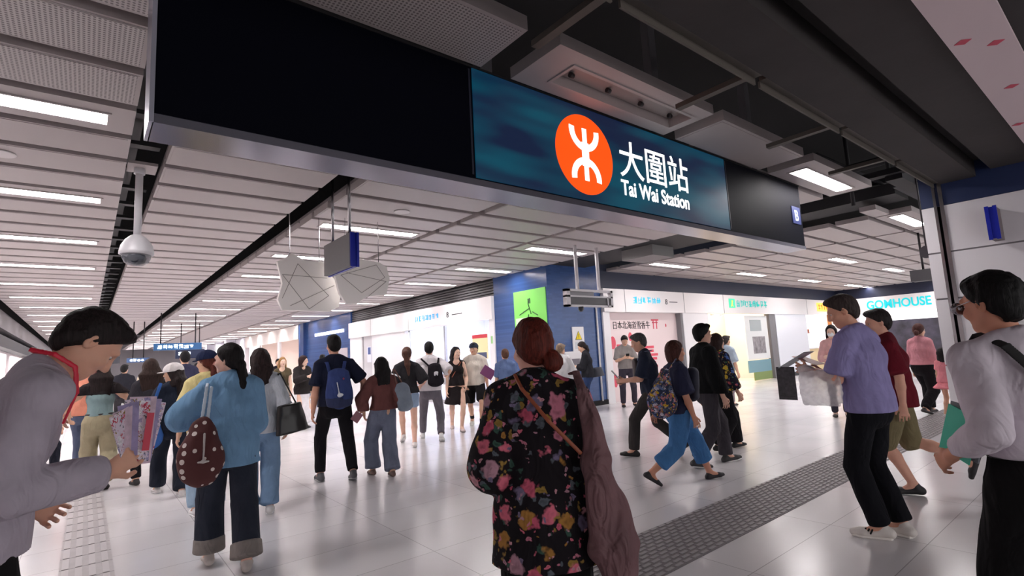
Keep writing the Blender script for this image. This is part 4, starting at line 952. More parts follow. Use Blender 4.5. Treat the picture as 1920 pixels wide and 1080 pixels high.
    if shoes:
        for q in (-1, 1):
            hip, kn, an, sole, fd, fu = feet[q]; sd = unit(np.cross(fd, fu)); bs = s*(1 if not f else .92)
            A = sole-fd*.095*bs+fu*.038*bs; Bp = sole+fd*.07*bs+fu*.030*bs; T = sole+fd*.125*bs+fu*.026*bs
            o = [Seg(A, Bp, (.036*bs, .034*bs), (.046*bs, .030*bs), sd, .015), Seg(Bp, T, (.046*bs, .030*bs), (.036*bs, .022*bs), sd, .02), Seg(an-(an-A)*.15, A+fd*.02+fu*.01, (.040*bs, .038*bs), (.036*bs, .036*bs), sd, .02),
                 Cut(sole+fu*.006, -fu, .003)]
            sc_, so_ = (shoes, None) if isinstance(shoes[0], (int, float)) else shoes
            sh = sdf_obj('shoe', o, min(cv, .008), mat('shoe_%d_%d_%d' % sc_, sc_, .6, noise=.1, nscale=14), root); J['shoes'][q] = sh
            if so_: sdf_obj('sole', [Seg(A-fu*.03*bs, Bp-fu*.022*bs, (.041*bs, .014), (.050*bs, .014), sd, .01), Seg(Bp-fu*.022*bs, T-fu*.016*bs, (.050*bs, .014), (.040*bs, .013), sd, .01), Cut(sole, -fu, .002)], min(cv, .007), mat('sole_%d_%d_%d' % so_, so_, .6), sh)
    return J
def LW(J, a): # person-local point -> world
    M = p_world(J['root']); return M @ Vector(tuple(a))
def held(J, name, prims, m, label, cat, vox=.008, disp=None, group=None):
    """organic object carried by a person, modelled in that person's local frame, its own top-level object"""
    v, q = sdf_mesh(prims, vox, disp); M = np.array(p_world(J['root'])); v = v@M[:3, :3].T+M[:3, 3]
    c = v.mean(0); c[2] = v[:, 2].min(); me = np_mesh(name, v-c, q); me.materials.append(m)
    o = bpy.data.objects.new(name, me); COL.objects.link(o); o.location = c; tag(o, label, cat, group); return o
def part(J, parent, name, prims, m, vox=.006, disp=None):
    v, q = sdf_mesh(prims, vox, disp); M = np.array(p_world(J['root'])); v = v@M[:3, :3].T+M[:3, 3]-np.array(parent.location)
    me = np_mesh(name, v, q); me.materials.append(m); o = bpy.data.objects.new(name, me); COL.objects.link(o); o.parent = parent; return o

def floral_mat(name, base, cols, scale, thr=.33, small=2.4, leaf=(70, 110, 84)):
    m = bpy.data.materials.new(name); m.use_nodes = True; nt = m.node_tree; b = nt.nodes['Principled BSDF']; L = nt.links.new
    tc = nt.nodes.new('ShaderNodeTexCoord'); cur = None
    nz = nt.nodes.new('ShaderNodeTexNoise'); nz.inputs['Scale'].default_value = scale*2.2; L(tc.outputs['Object'], nz.inputs['Vector'])
    va = nt.nodes.new('ShaderNodeVectorMath'); va.operation = 'MULTIPLY_ADD'; va.inputs[1].default_value = (.06, .06, .06); L(nz.outputs['Color'], va.inputs[0]); L(tc.outputs['Object'], va.inputs[2])
    prev = nt.nodes.new('ShaderNodeRGB'); prev.outputs[0].default_value = (*lin(base), 1); po = prev.outputs[0]
    for k, (sc_, th, cl) in enumerate(((scale*1.7, thr*.9, [leaf, (150, 120, 60), (90, 96, 104)]), (scale, thr, cols), (scale*small, thr*.7, cols[::-1]))):
        vo = nt.nodes.new('ShaderNodeTexVoronoi'); vo.inputs['Scale'].default_value = sc_; vo.inputs['Randomness'].default_value = .9
        mp = nt.nodes.new('ShaderNodeMapping'); mp.inputs['Location'].default_value = (k*3.1, k*1.7, k*.9); L(va.outputs[0], mp.inputs[0]); L(mp.outputs[0], vo.inputs['Vector'])
        r = nt.nodes.new('ShaderNodeValToRGB'); r.color_ramp.interpolation = 'CONSTANT'
        el = r.color_ramp.elements
        el[0].color = (*lin(cl[0]), 1); el[1].position = 1/len(cl); el[1].color = (*lin(cl[1]), 1)
        for i in range(2, len(cl)): e = el.new(i/len(cl)); e.color = (*lin(cl[i]), 1)
        sp = nt.nodes.new('ShaderNodeSeparateColor'); L(vo.outputs['Color'], sp.inputs[0]); L(sp.outputs[0], r.inputs[0])
        lt = nt.nodes.new('ShaderNodeMapRange'); lt.inputs[1].default_value = th; lt.inputs[2].default_value = th*.75; L(vo.outputs['Distance'], lt.inputs[0])
        gt = nt.nodes.new('ShaderNodeMath'); gt.operation = 'GREATER_THAN'; gt.inputs[1].default_value = .35 if k != 1 else .25; L(sp.outputs[1], gt.inputs[0])
        mu = nt.nodes.new('ShaderNodeMath'); mu.operation = 'MULTIPLY'; L(lt.outputs[0], mu.inputs[0]); L(gt.outputs[0], mu.inputs[1])
        # petal shading that belongs to the print: darker heart
        hr = nt.nodes.new('ShaderNodeMapRange'); hr.inputs[1].default_value = 0; hr.inputs[2].default_value = th*.6; hr.inputs[3].default_value = .45; L(vo.outputs['Distance'], hr.inputs[0])
        sc2 = nt.nodes.new('ShaderNodeVectorMath'); sc2.operation = 'SCALE'; L(r.outputs[0], sc2.inputs[0]); L(hr.outputs[0], sc2.inputs['Scale'])
        mx = nt.nodes.new('ShaderNodeMix'); mx.data_type = 'RGBA'; L(mu.outputs[0], mx.inputs['Factor']); L(po, mx.inputs[6]); L(sc2.outputs[0], mx.inputs[7]); po = mx.outputs[2]
    L(po, b.inputs['Base Color']); b.inputs['Roughness'].default_value = .85; b.inputs['Specular IOR Level'].default_value = .2
    return m
def dots_mat(name, base, dot, scale, thr):
    m = bpy.data.materials.new(name); m.use_nodes = True; nt = m.node_tree; b = nt.nodes['Principled BSDF']; L = nt.links.new
    tc = nt.nodes.new('ShaderNodeTexCoord'); vo = nt.nodes.new('ShaderNodeTexVoronoi'); vo.inputs['Scale'].default_value = scale; vo.inputs['Randomness'].default_value = .45; L(tc.outputs['Object'], vo.inputs['Vector'])
    r = nt.nodes.new('ShaderNodeValToRGB'); r.color_ramp.interpolation = 'CONSTANT'; r.color_ramp.elements[0].color = (*lin(dot), 1); r.color_ramp.elements[1].position = thr; r.color_ramp.elements[1].color = (*lin(base), 1)
    L(vo.outputs['Distance'], r.inputs[0]); L(r.outputs[0], b.inputs['Base Color']); b.inputs['Roughness'].default_value = .8
    return m
def rigid(J, name, boxes, m, label=None, cat=None, parent=None, group=None):
    """boxes: list of (centre, size, (rx, ry, rz) degrees[, material]) in the carrier's frame"""
    M = p_world(J['root']); mb = MB()
    for bx in boxes:
        c, sz, rt = bx[:3]; s2 = [v/2 for v in sz]
        Q = M @ Matrix.Translation(c) @ Matrix.Rotation(math.radians(rt[2]), 4, 'Z') @ Matrix.Rotation(math.radians(rt[1]), 4, 'Y') @ Matrix.Rotation(math.radians(rt[0]), 4, 'X')
        mb.box((-s2[0], -s2[1], -s2[2]), (s2[0], s2[1], s2[2]), bx[3] if len(bx) > 3 else m, Q)
    o = mb.done(name, m, parent)
    if label: tag(o, label, cat, group)
    return o
BLK = (24, 22, 24)
# 1 ---- brochure man, foreground left
J = person('man in lilac-grey long-sleeved shirt bowing over a fan of brochures, left foreground', (-.27, 2.38), 76, 1.74, 'm', skin=(220, 168, 144), hair=('short', (32, 24, 24)),
  top=dict(c=(178, 169, 181), sleeve=1.93, g=.020, gh=.024, hem=-.06, flare=.02, collar=1, wide=.012, wr=.007), bottom=dict(c=BLK, w=(.092, .075, .066)), shoes=(30, 28, 28),
  pose=dict(lean=22, head=(0, 44, 0), hr=(.17, .30, 1.08), er=(.25, -.7, -1), hl=(-.12, .16, .98), el=(-.5, -1, -.2), curl=52, fr=(-.1, .9, .45), L=(-.12, .16, 0, 0)), vox=.0055)
lan = J; P3, h_ = J['P3'], J['h']; s_ = J['s']
ring = [P3+J['S2']*a*s_+J['F2']*b_*s_+J['u2']*c_*s_ for a, b_, c_ in ((.055, .112, -.13), (.076, .095, -.03), (.082, .05, .052), (.072, -.02, .078), (.0, -.072, .082), (-.072, -.02, .078), (-.082, .05, .052), (-.076, .095, -.03), (-.055, .112, -.13))]
held(J, 'lanyard', [Seg(ring[i], ring[i+1], (.0085, .003), (.0085, .003), J['u2'], .003) for i in range(8)], mat('lan_red', (214, 34, 62), .5), 'red lanyard round the neck of the man with brochures', 'lanyard', vox=.0035)
pm = floral_mat('brochure_print', (214, 200, 214), [(226, 206, 220), (190, 70, 90), (160, 150, 190), (230, 226, 232)], 34, .55, 1.8, (190, 160, 180))
hx = .15
sh = thing('brochure_stack', 'fanned bundle of pink and white printed brochures held up by the bowing man', 'brochures', LW(J, (hx, .40, 1.13)))
for k, (dy, ry, rx, hh) in enumerate(((-.042, 17, 4, .16), (-.030, 12, 3, .17), (-.018, 6, 2, .20), (-.004, 1, 0, .225), (.005, -3, -1, .235), (.014, -6, -2, .22), (.022, -9, -3, .20))):
    rigid(J, 'brochure', [((hx+.02-k*.006, .40+dy*1.1, 1.215), (.0025, .088, hh), (rx*1.0+ry, 0, 14-8*(k-3)*.8))], [pm, mat('brochure_pale', (206, 180, 196), .5, noise=.25, nscale=30), mat('brochure_lilac', (150, 138, 178), .5, noise=.3, nscale=25)][k % 3], parent=sh)
rigid(J, 'brochure_cover', [((hx+.028, .42, 1.21), (.002, .022, .13), (-6, 0, 0))], mat('brochure_red', (196, 50, 74), .5), parent=sh)
bg = held(J, 'waist_bag', [Ell((.17, -.10, .985), V(.055, .10, .075)), Ell((.18, -.10, 1.02), V(.05, .085, .05))], mat('bag_oxblood', (104, 44, 38), .4, noise=.3, nscale=12), 'small oxblood leather bag at the hip of the man with brochures', 'bag')
part(J, bg, 'strap', [Seg((.14, .02, 1.02), (.195, -.02, 1.12), (.011, .004), (.011, .004), (0, 1, 0), .002), Seg((.195, -.02, 1.12), (.16, -.16, 1.22), (.011, .004), (.011, .004), (0, 1, 0), .002), Seg((.16, -.16, 1.22), (-.05, -.16, 1.36), (.011, .004), (.011, .004), (0, 0, 1), .002)], M_dark, .004)
# 2 ---- floral woman, foreground centre
fm = floral_mat('floral_print', (26, 21, 26), [(200, 92, 116), (178, 134, 148), (206, 150, 160), (120, 108, 136), (196, 120, 140), (168, 120, 60), (214, 110, 130)], 13, .43, 2.3, (58, 86, 76))
folds(fm, .03, .6)
J = person('woman with red bun and black floral tunic seen from behind, centre foreground', (1.385, 1.575), 40, 1.545, 'f', skin=(232, 178, 160), hair=('bun', (92, 34, 24), dict(pos=(.045, -.100, -.078), bs=.95, thick=.018)), bulk=1.06,
  top=dict(name='tunic', c=(30, 24, 28), mat=fm, sleeve=1.55, g=.028, gh=.035, hem=-.215, flare=.035, wide=.035, wr=.007), bottom=dict(c=(16, 15, 17), w=(.10, .085, .08)), shoes=BLK,
  pose=dict(lean=3, head=(-22, 8, 0), hl=(-.16, .22, 1.0), el=(-.45, -.8, -.8), hr=(.14, .26, 1.02), er=(.35, -.8, -.8)), vox=.0065)
sk = folds(mat('bag_mauve', (112, 78, 82), .7, noise=.2, nscale=7), .05, .9, 9)
b = held(J, 'shoulder_bag', [Seg((.165, -.135, 1.27), (.20, -.14, 1.02), (.022, .012), (.050, .03), (1, 0, 0), .03), Seg((.20, -.14, 1.02), (.245, -.14, .72), (.050, .03), (.098, .05), (.9, .3, 0), .05), Seg((.245, -.14, .72), (.25, -.14, .64), (.10, .055), (.08, .05), (.9, .3, 0), .03)],
      sk, 'slouchy mauve-brown shoulder bag hanging down the right side of the floral woman', 'bag', vox=.006, disp=wrinkle(.009, 1.1, 4, (2.2, 1, .18)))
part(J, b, 'strap', [Seg((.14, .04, 1.325), (.15, -.06, 1.335), (.016, .005), (.016, .005), (1, 0, 0), .005), Seg((.15, -.06, 1.335), (.165, -.135, 1.26), (.016, .006), (.02, .008), (1, 0, 0), .005)], sk, .005)
st = mat('strap_tan', (150, 78, 50), .5)
yb = -.150
held(J, 'crossbody_strap', [Seg((-.085, -.02, 1.335), (-.06, -.105, 1.285), (.008, .004), (.008, .004), (1, 0, 0), .003), Seg((-.06, -.105, 1.285), (.03, -.150, 1.17), (.008, .004), (.008, .004), (1, 0, 1), .003), Seg((.03, -.150, 1.17), (.14, -.150, 1.05), (.008, .004), (.008, .004), (1, 0, 1), .003)], st, 'thin tan crossbody strap across the back of the floral tunic', 'strap', vox=.0035)
# 3 ---- white shirt man, foreground right
J = person('man in white shirt and glasses with black shoulder strap, right foreground', (2.68, .345), 42, 1.635, 'm', skin=(212, 150, 124), hair=('short', (14, 12, 13), dict(thick=.009)),
  top=dict(c=(214, 204, 214), sleeve=1.70, g=.018, gh=.018, hem=.075, flare=-.0, collar=1, wide=.010, wr=.007), bottom=dict(c=(18, 16, 18), w=(.095, .078, .068), belt=1), shoes=BLK,
  pose=dict(lean=5, head=(-14, 10, 0), hl=(-.22, .13, .99), el=(-.2, -1, -.3), hr=(.22, .25, 1.05), curl=45, L=(-.10, .05, 0, 0)), vox=.0055)
gl = [Seg(J['h'](q*.078, .02, .012), J['h'](q*.060, .098, .010), .0022, .0022) for q in (-1, 1)]
for q in (-1, 1):
    gl += [Seg(J['h'](q*.034+.026*math.cos(a), .106, .004+.018*math.sin(a)), J['h'](q*.034+.026*math.cos(a+.52), .106, .004+.018*math.sin(a+.52)), .0022, .0022) for a in np.arange(0, 6.28, .52)]
held(J, 'glasses', gl, mat('frame_silver', (170, 166, 170), .25, metal=.8), 'thin silver glasses worn by the white shirt man', 'glasses', vox=.0022)
sk2 = mat('strap_black', (26, 24, 26), .7)
yb = -.142
held(J, 'shoulder_strap', [Seg((-.10, .14, 1.31), (-.10, .05, 1.400), (.019, .004), (.019, .004), (1, 0, 0), .003), Seg((-.10, .05, 1.400), (-.088, -.050, 1.355), (.019, .004), (.019, .004), (1, 0, .3), .003), Seg((-.088, -.050, 1.355), (-.03, -.118, 1.23), (.019, .004), (.019, .004), (1, 0, .6), .003), Seg((-.03, -.118, 1.23), (.07, -.130, 1.09), (.019, .004), (.019, .004), (1, 0, 1), .003), Seg((.07, -.130, 1.09), (.16, -.08, .99), (.019, .004), (.019, .004), (1, 0, 1), .003)], sk2, 'wide black strap across the back of the white shirt man', 'strap', vox=.0035)
rigid(J, 'folder', [((-.185, .07, 1.04), (.006, .16, .19), (10, 8, 0)), ((-.20, .08, 1.03), (.004, .15, .18), (16, 8, 0), mat('teal_sheet', (60, 190, 160), .5))], mat('folder_grey', (120, 122, 130), .5), 'grey and teal folder tucked under the arm of the white shirt man', 'folder')
# 4 ---- purple polo man
J = person('man in lavender polo shirt reading papers, standing on the right', (4.45, 1.41), 8, 1.74, 'm', skin=(222, 165, 140), hair=('short', (62, 52, 50)),
  top=dict(c=(146, 138, 186), sleeve=.80, g=.020, gh=.026, hem=-.07, flare=.015, collar=1, wide=.022, wr=.006), bottom=dict(c=(18, 18, 24), w=(.090, .078, .070)), shoes=((222, 214, 208), (238, 232, 226)), bulk=1.06,
  pose=dict(lean=5, head=(-28, 22, 0), hl=(-.13, .34, 1.16), el=(-.35, -.8, -1), hr=(.10, .36, 1.12), er=(.6, -.6, -1), fl=(0, 1, .15), curl=48, L=(-.09, .04, 0, 0), R=(.09, -.02, 0, 0), toel=25), vox=.0075)
el, wr = J['hands'][-1]; held(J, 'wristwatch', [Seg(wr*.92+el*.08, wr*1.02-el*.02, .031, .029, None, .004, cap=.2)], M_dark, 'black wristwatch on the lavender polo man', 'watch', vox=.004)
rigid(J, 'card_board', [((-.14, .53, 1.065), (.008, .15, .26), (0, 0, 0)), ((-.1455, .53, .965), (.003, .12, .006), (0, 0, 0), mat('cb2', (34, 34, 38), .5))], mat('card_dark', (66, 64, 70), .6, noise=.5, nscale=40), 'dark grey printed board hanging from the hand of the lavender polo man', 'board')
plastic = mat('clear_plastic', (236, 232, 236), .12, noise=.18, nscale=22, bump=.8, bscale=30, alpha=.5)
held(J, 'plastic_bag', [Seg((-.225, .08, 1.06), (-.225, .36, 1.05), (.125, .014), (.115, .014), (0, 0, 1), .01, cap=1.2), Seg((-.215, .10, 1.0), (-.215, .36, 1.0), (.09, .016), (.09, .014), (0, 0, 1), .01, cap=1), Ell((-.17, .34, 1.17), V(.03, .07, .045), None, .02)], plastic, 'crinkled clear plastic bag over the arm of the lavender polo man', 'bag', vox=.005, disp=wrinkle(.0035, 2.2, 9, (1, 1, 1)))
rigid(J, 'leaflet', [((-.09, .46, 1.25), (.14, .26, .003), (-28, 0, 0)), ((-.02, .40, 1.24), (.14, .2, .003), (20, 0, 0), mat('leaf_red', (190, 120, 110), .5))], mat('leaflet', (206, 220, 224), .4), 'open pale leaflet held by the lavender polo man', 'leaflet')
for q in (-1,):
    hip, kn, an, sole, fd, fu = J['feet'][q]
sdf_obj('stripe', [Seg(sole+V(-.050, k*.022-.0, .035), sole+V(-.040, k*.022-.012, .065), (.004, .006), (.004, .006), None, .001) for k in range(3)], .003, M_dark, J['shoes'][-1])
# 5 ---- maroon polo man
J = person('man in maroon polo and khaki shorts mid-stride behind the lavender polo man', (5.78, 1.60), -18, 1.68, 'm', skin=(222, 168, 146), hair=('short', (40, 33, 34)),
  top=dict(c=(104, 24, 38), sleeve=.85, g=.022, gh=.03, hem=-.12, flare=.02, collar=1, wide=.02), bottom=dict(kind='shorts', len=1.02, c=(122, 112, 84), w=(.10, .095, .08)), shoes=(40, 38, 42),
  pose=dict(lean=5, head=(-12, 12, 0), hl=(-.25, -.02, .78), L=(-.08, .02, 0, 0), R=(.09, -.52, .26, -70), drop=.03), vox=.009)
# 6 ---- denim woman
J = person('woman in pale blue denim shirt with low dark ponytail and turned-up jeans', (.85, 4.45), 8, 1.59, 'f', skin=(230, 184, 165), hair=('lowpony', (26, 20, 22), dict(len=.30, sw=.01, thick=.022)), bulk=1.05,
  top=dict(name='denim_shirt', c=(122, 162, 198), sleeve=1.6, g=.034, gh=.040, hem=-.16, flare=.02, wide=.030, collar=1, wr=.008), bottom=dict(name='jeans', c=(48, 52, 64), w=(.108, .100, .104), len=1.88, cuff=(140, 132, 128), wr=.006), shoes=(204, 194, 188),
  pose=dict(lean=2, head=(-55, 4, 0), hl=(-.15, .22, 1.16), el=(-1.2, -.1, -.9), hr=(.10, .26, 1.1), er=(.25, -.4, -1), L=(-.13, .18, 0, 0), R=(.12, -.16, 0, 0), curl=30), vox=.007)
pk = dots_mat('polka', (84, 40, 40), (226, 214, 208), 17, .30)
b = held(J, 'drawstring_bag', [Ell((-.185, -.215, .80), V(.145, .09, .18), None, .02), Ell((-.175, -.20, .96), V(.085, .06, .13), None, .08)], pk, 'round maroon bag with white polka dots hanging from the denim woman', 'bag', vox=.008, disp=wrinkle(.006, 1.2, 3))
part(J, b, 'strap', [Seg((-.185, -.19, 1.04), (-.155, -.135, 1.29), (.012, .005), (.012, .005), (1, 0, 0), .003), Seg((-.15, -.19, 1.04), (-.125, -.135, 1.29), (.012, .005), (.012, .005), (1, 0, 0), .003), Seg((-.155, -.135, 1.29), (-.14, .04, 1.34), (.012, .005), (.012, .005), (1, 0, 0), .003)], mat('strap_pale', (200, 214, 228), .6), .005)
part(J, b, 'cord', [Seg((-.165, -.28, .98), (-.17, -.315, .80), .008, .006), Seg((-.20, -.31, .80), (-.14, -.31, .80), .007, .007)], mat('cord_w', (200, 192, 190), .6), .005)
# 7 ---- friends around her
J = person('woman in navy cap and pale yellow T-shirt with auburn ponytail, left of the denim woman', (.98, 6.2), 0, 1.60, 'f', hair=('lowpony', (96, 44, 34), dict(len=.18, tie=(214, 150, 140), tiepos=(0, -.115, -.055))),
  top=dict(c=(226, 210, 150), sleeve=.95, g=.026, gh=.03, hem=-.12, wide=.03), bottom=dict(name='jeans', c=(160, 184, 206), w=(.095, .085, .08)), shoes=((226, 224, 224), (235, 235, 235)),
  pose=dict(head=(-35, 6, 0), hl=(-.28, .02, .76), hr=(.1, .2, 1.0)), vox=.009)
h_ = J['h']; c = held(J, 'baseball_cap', [Ell(h_(0, -.012, .040), V(.094, .108, .088), np.array([J['hs'], J['hf'], J['hu']]), .01), Cut(h_(0, 0, .020), -J['hu']), ], cloth((34, 42, 72)), 'navy baseball cap on the woman in the pale yellow T-shirt', 'cap', vox=.006)
part(J, c, 'brim', [Seg(h_(-.045, .10, .028), h_(.045, .10, .028), (.05, .006), (.05, .006), J['hf'], .005)], cloth((34, 42, 72)), .005)
J = person('woman in grey-white shirt with black tote, partly hidden behind the denim woman', (1.36, 5.72), 12, 1.59, 'f', hair=('long', (44, 28, 28), dict(len=.32)),
  top=dict(c=(196, 200, 208), sleeve=1.5, g=.026, gh=.03, hem=-.10, wide=.02), bottom=dict(name='jeans', c=(122, 150, 182), w=(.10, .095, .09)), shoes=((225, 222, 220), (235, 235, 235)), pose=dict(head=(-20, 5, 0), hr=(.26, .05, .86)), vox=.009)
lt = mat('leather_black', (26, 24, 24), .32)
b = held(J, 'tote_bag', [Seg((.26, -.10, 1.02), (.29, -.10, .76), (.115, .05), (.16, .06), (.95, .3, 0), .02, cap=.25)], lt, 'large black leather tote bag on the right side of the grey-white shirt woman', 'bag', vox=.008, disp=wrinkle(.004, 1, 6))
part(J, b, 'handle', [Seg((.20, -.10, 1.04), (.16, -.03, 1.33), .008, .007), Seg((.32, -.10, 1.04), (.18, -.03, 1.34), .008, .007)], lt, .005)
J = person('woman in white cap and dark navy jacket with long dark hair', (.83, 7.45), -5, 1.52, 'f', hair=('long', (40, 28, 28), dict(len=.36, w=.12)), top=dict(name='jacket', c=(40, 46, 62), sleeve=1.9, g=.03, gh=.036, hem=-.06, wide=.02),
  bottom=dict(c=(38, 42, 54), w=(.10, .095, .10)), shoes=((228, 224, 222), (235, 235, 235)), pose=dict(head=(-60, 5, 0), hl=(-.2, .2, .95), L=(-.12, .3, 0, 0), R=(.06, -.22, 0, 0), drop=.03), vox=.009)
h_ = J['h']; c = held(J, 'baseball_cap', [Ell(h_(0, -.012, .038), V(.096, .110, .092), np.array([J['hs'], J['hf'], J['hu']]), .01), Cut(h_(0, 0, .018), -J['hu'])], cloth((232, 226, 226)), 'white baseball cap on the woman in the dark navy jacket', 'cap', vox=.006)
part(J, c, 'brim', [Seg(h_(-.045, .11, .026), h_(.045, .11, .026), (.058, .006), (.058, .006), J['hf'], .005)], cloth((232, 226, 226)), .005)
b = held(J, 'tote_bag', [Seg((-.24, -.10, 1.02), (-.24, -.10, .70), (.03, .03), (.12, .05), (1, 0, 0), .03), Ell((-.24, -.10, .66), V(.12, .06, .12), None, .03)], cloth((66, 112, 186)), 'bright blue cloth bag on the left shoulder of the white cap woman', 'bag', vox=.008, disp=wrinkle(.005, 1, 2))
part(J, b, 'strap', [Seg((-.24, -.10, 1.0), (-.16, -.11, 1.28), (.018, .006), (.018, .006), (1, 0, 0), .003)], cloth((66, 112, 186)), .005)
J = person('woman in teal backless top, black shrug and khaki trousers on the guide strip', (.16, 8.6), 2, 1.58, 'f', hair=('long', (38, 28, 28), dict(len=.34, w=.13)),
  top=dict(name='backless_top', c=(134, 158, 160), sleeve=0, g=.014, gh=.014, hem=.07, over=dict(name='shrug', c=(38, 32, 34), sleeve=.95, g=.026, gh=.02, hem=.36, allcut=1)), bottom=dict(c=(170, 160, 132), w=(.105, .10, .10), belt=1), shoes=(54, 48, 46),
  pose=dict(hl=(-.34, .22, .98), el=(-1, -.6, 0), hr=(.28, .15, .95), er=(1, -.5, 0), L=(-.09, .15, 0, 0), R=(.09, -.22, .05, -30), drop=.02), vox=.010)
rigid(J, 'mobile_phone', [((-.34, .30, .97), (.015, .07, .14), (20, 0, 20))], mat('phone_r', (120, 60, 50), .4), 'reddish phone in the left hand of the khaki trousers woman', 'phone')
# 8 ---- couple holding hands
J = person('tall man in dark polo with navy backpack holding a woman by the hand', (2.40, 6.5), 12, 1.79, 'm', skin=(216, 160, 136), hair=('short', (22, 18, 20)),
  top=dict(c=(30, 34, 54), sleeve=.80, g=.020, gh=.024, hem=-.04, collar=1, wide=.02), bottom=dict(c=(26, 24, 28), w=(.092, .072, .060)), shoes=((90, 90, 94), (170, 170, 170)),
  pose=dict(head=(-10, 6, 0), hl=(-.25, -.02, .79), hr=(.34, .04, .86), er=(1, -.4, 0), L=(-.16, .14, 0, 0), R=(.17, -.15, .02, -12), drop=.03), vox=.0085)
bp = cloth((58, 72, 122), noise=.15)
b = held(J, 'backpack', [Seg((.015, -.20, 1.28), (.02, -.21, .98), (.125, .065), (.150, .085), (1, 0, 0), .05), Ell((.02, -.22, 1.06), V(.145, .09, .20), None, .05)], bp, 'navy backpack with white keyring on the tall man in dark polo', 'backpack', vox=.008, disp=wrinkle(.003, .8, 2))
part(J, b, 'lower_panel', [Seg((.02, -.215, .92), (.02, -.215, .99), (.148, .095), (.158, .098), (1, 0, 0), .02, cap=.5)], cloth((56, 62, 92)), .007)
for q in (-1, 1): part(J, b, 'shoulder_strap', [Seg((q*.07, -.15, 1.26), (q*.105, -.105, 1.42), (.022, .008), (.022, .008), (1, 0, 0), .003), Seg((q*.105, -.105, 1.42), (q*.115, .06, 1.42), (.022, .008), (.022, .008), (1, 0, 0), .003)], bp, .006)
part(J, b, 'keyring', [Seg((-.02, -.315, 1.18), (.0, -.325, 1.06), .006, .006), Ell((.005, -.33, 1.03), V(.028, .012, .024)), Ell((.03, -.33, 1.035), V(.02, .012, .014))], mat('kr', (220, 222, 228), .4), .005)
part(J, b, 'badge', [Ell((.055, -.312, 1.22), V(.012, .006, .015))], mat('badge_r', (140, 60, 90), .5), .004)
J = person('woman in brown blouse and wide grey-blue trousers holding the tall man\'s hand', (2.93, 6.3), 8, 1.46, 'f', hair=('long', (26, 20, 22), dict(len=.30)),
  top=dict(name='blouse', c=(112, 70, 68), sleeve=1.75, g=.026, gh=.022, hem=.03, wide=.022, wr=.006), bottom=dict(c=(116, 122, 142), w=(.112, .108, .11), wr=.006, len=1.92), shoes=(120, 96, 90),
  pose=dict(head=(-5, 4, 0), hl=(-.26, .06, .90), el=(-1, -.7, 0), hr=(.2, .12, .9), L=(-.13, .16, 0, 0), R=(.07, -.16, 0, 0), drop=.02), vox=.0085)
rigid(J, 'wallet', [((-.315, .03, .735), (.10, .018, .12), (0, 38, 0))], mat('wallet', (160, 106, 118), .5), 'dusty pink wallet case dangling between the couple holding hands', 'wallet')
b = held(J, 'shoulder_bag', [Seg((.24, -.06, 1.03), (.28, -.06, .82), (.10, .05), (.115, .07), (.9, .3, 0), .03), Ell((.23, -.06, 1.04), V(.10, .05, .08), None, .03)], cloth((142, 152, 166)), 'soft grey-blue shoulder bag on the brown blouse woman', 'bag', vox=.008, disp=wrinkle(.005, 1, 8))
part(J, b, 'strap', [Seg((.17, -.06, 1.08), (.14, -.02, 1.29), .009, .008), Seg((.26, -.06, 1.08), (.16, -.02, 1.29), .009, .008)], mat('strap_br', (120, 84, 74), .6), .005)
# 9 ---- group by the white shop
J = person('woman with long brown ponytail, black top and denim shorts', (4.15, 7.95), 22, 1.63, 'f', skin=(232, 186, 164), hair=('pony', (84, 54, 44), dict(len=.40, sw=.03)), top=dict(c=(40, 38, 42), sleeve=.95, g=.028, gh=.03, hem=.0, wide=.03),
  bottom=dict(name='denim_shorts', kind='shorts', len=.45, c=(150, 170, 196), w=(.098, .096, .09)), shoes=((228, 220, 216), (235, 232, 230)), pose=dict(head=(15, 3, 0), hl=(-.24, .1, .9), hr=(.25, .18, 1.0), L=(-.06, .42, .05, -25), R=(.08, -.12, 0, 0), drop=.03), vox=.010)
part_l = V(-.20, -.05, 1.2); sdf_obj('sleeve_band', [Seg(J['SH'][-1]*.45+J['hands'][-1][0]*.55, J['SH'][-1]*.38+J['hands'][-1][0]*.62, .099, .099, None, .002, cap=.1)], .007, mat('stripe_w', (225, 224, 228), .7), J['top'])
J = person('man in white T-shirt with black backpack and grey trousers walking away', (4.66, 8.1), 30, 1.74, 'm', hair=('crop', (24, 22, 24)), top=dict(c=(226, 220, 224), sleeve=.9, g=.024, gh=.028, hem=-.04, wide=.028),
  bottom=dict(c=(112, 108, 116), w=(.092, .072, .058)), shoes=((222, 220, 218), (238, 238, 238)), pose=dict(head=(0, 4, 0), L=(-.16, .42, 0, 0), R=(.16, -.22, .03, -20), drop=.05, hl=(-.27, .22, 1.0), hr=(.30, .1, 1.1)), vox=.010)
b = held(J, 'backpack', [Seg((.08, -.20, 1.26), (.10, -.20, 1.0), (.11, .06), (.14, .085), (1, 0, 0), .04)], cloth((34, 30, 36)), 'black backpack with white emblem on the white T-shirt man', 'backpack', vox=.009)
part(J, b, 'shoulder_strap', [Seg((.0, -.16, 1.26), (-.14, -.10, 1.40), (.018, .008), (.018, .008), (1, 0, 0), .003)], cloth((34, 30, 36)), .007)
part(J, b, 'shoulder_strap', [Seg((.13, -.16, 1.26), (.16, -.08, 1.40), (.018, .008), (.018, .008), (1, 0, 0), .003)], cloth((34, 30, 36)), .007)
part(J, b, 'emblem', [Ell((.11, -.282, 1.16), V(.035, .01, .02)), Ell((.085, -.283, 1.13), V(.015, .01, .03)), Ell((.125, -.283, 1.125), V(.012, .01, .02))], mat('emb', (220, 218, 222), .5), .005)
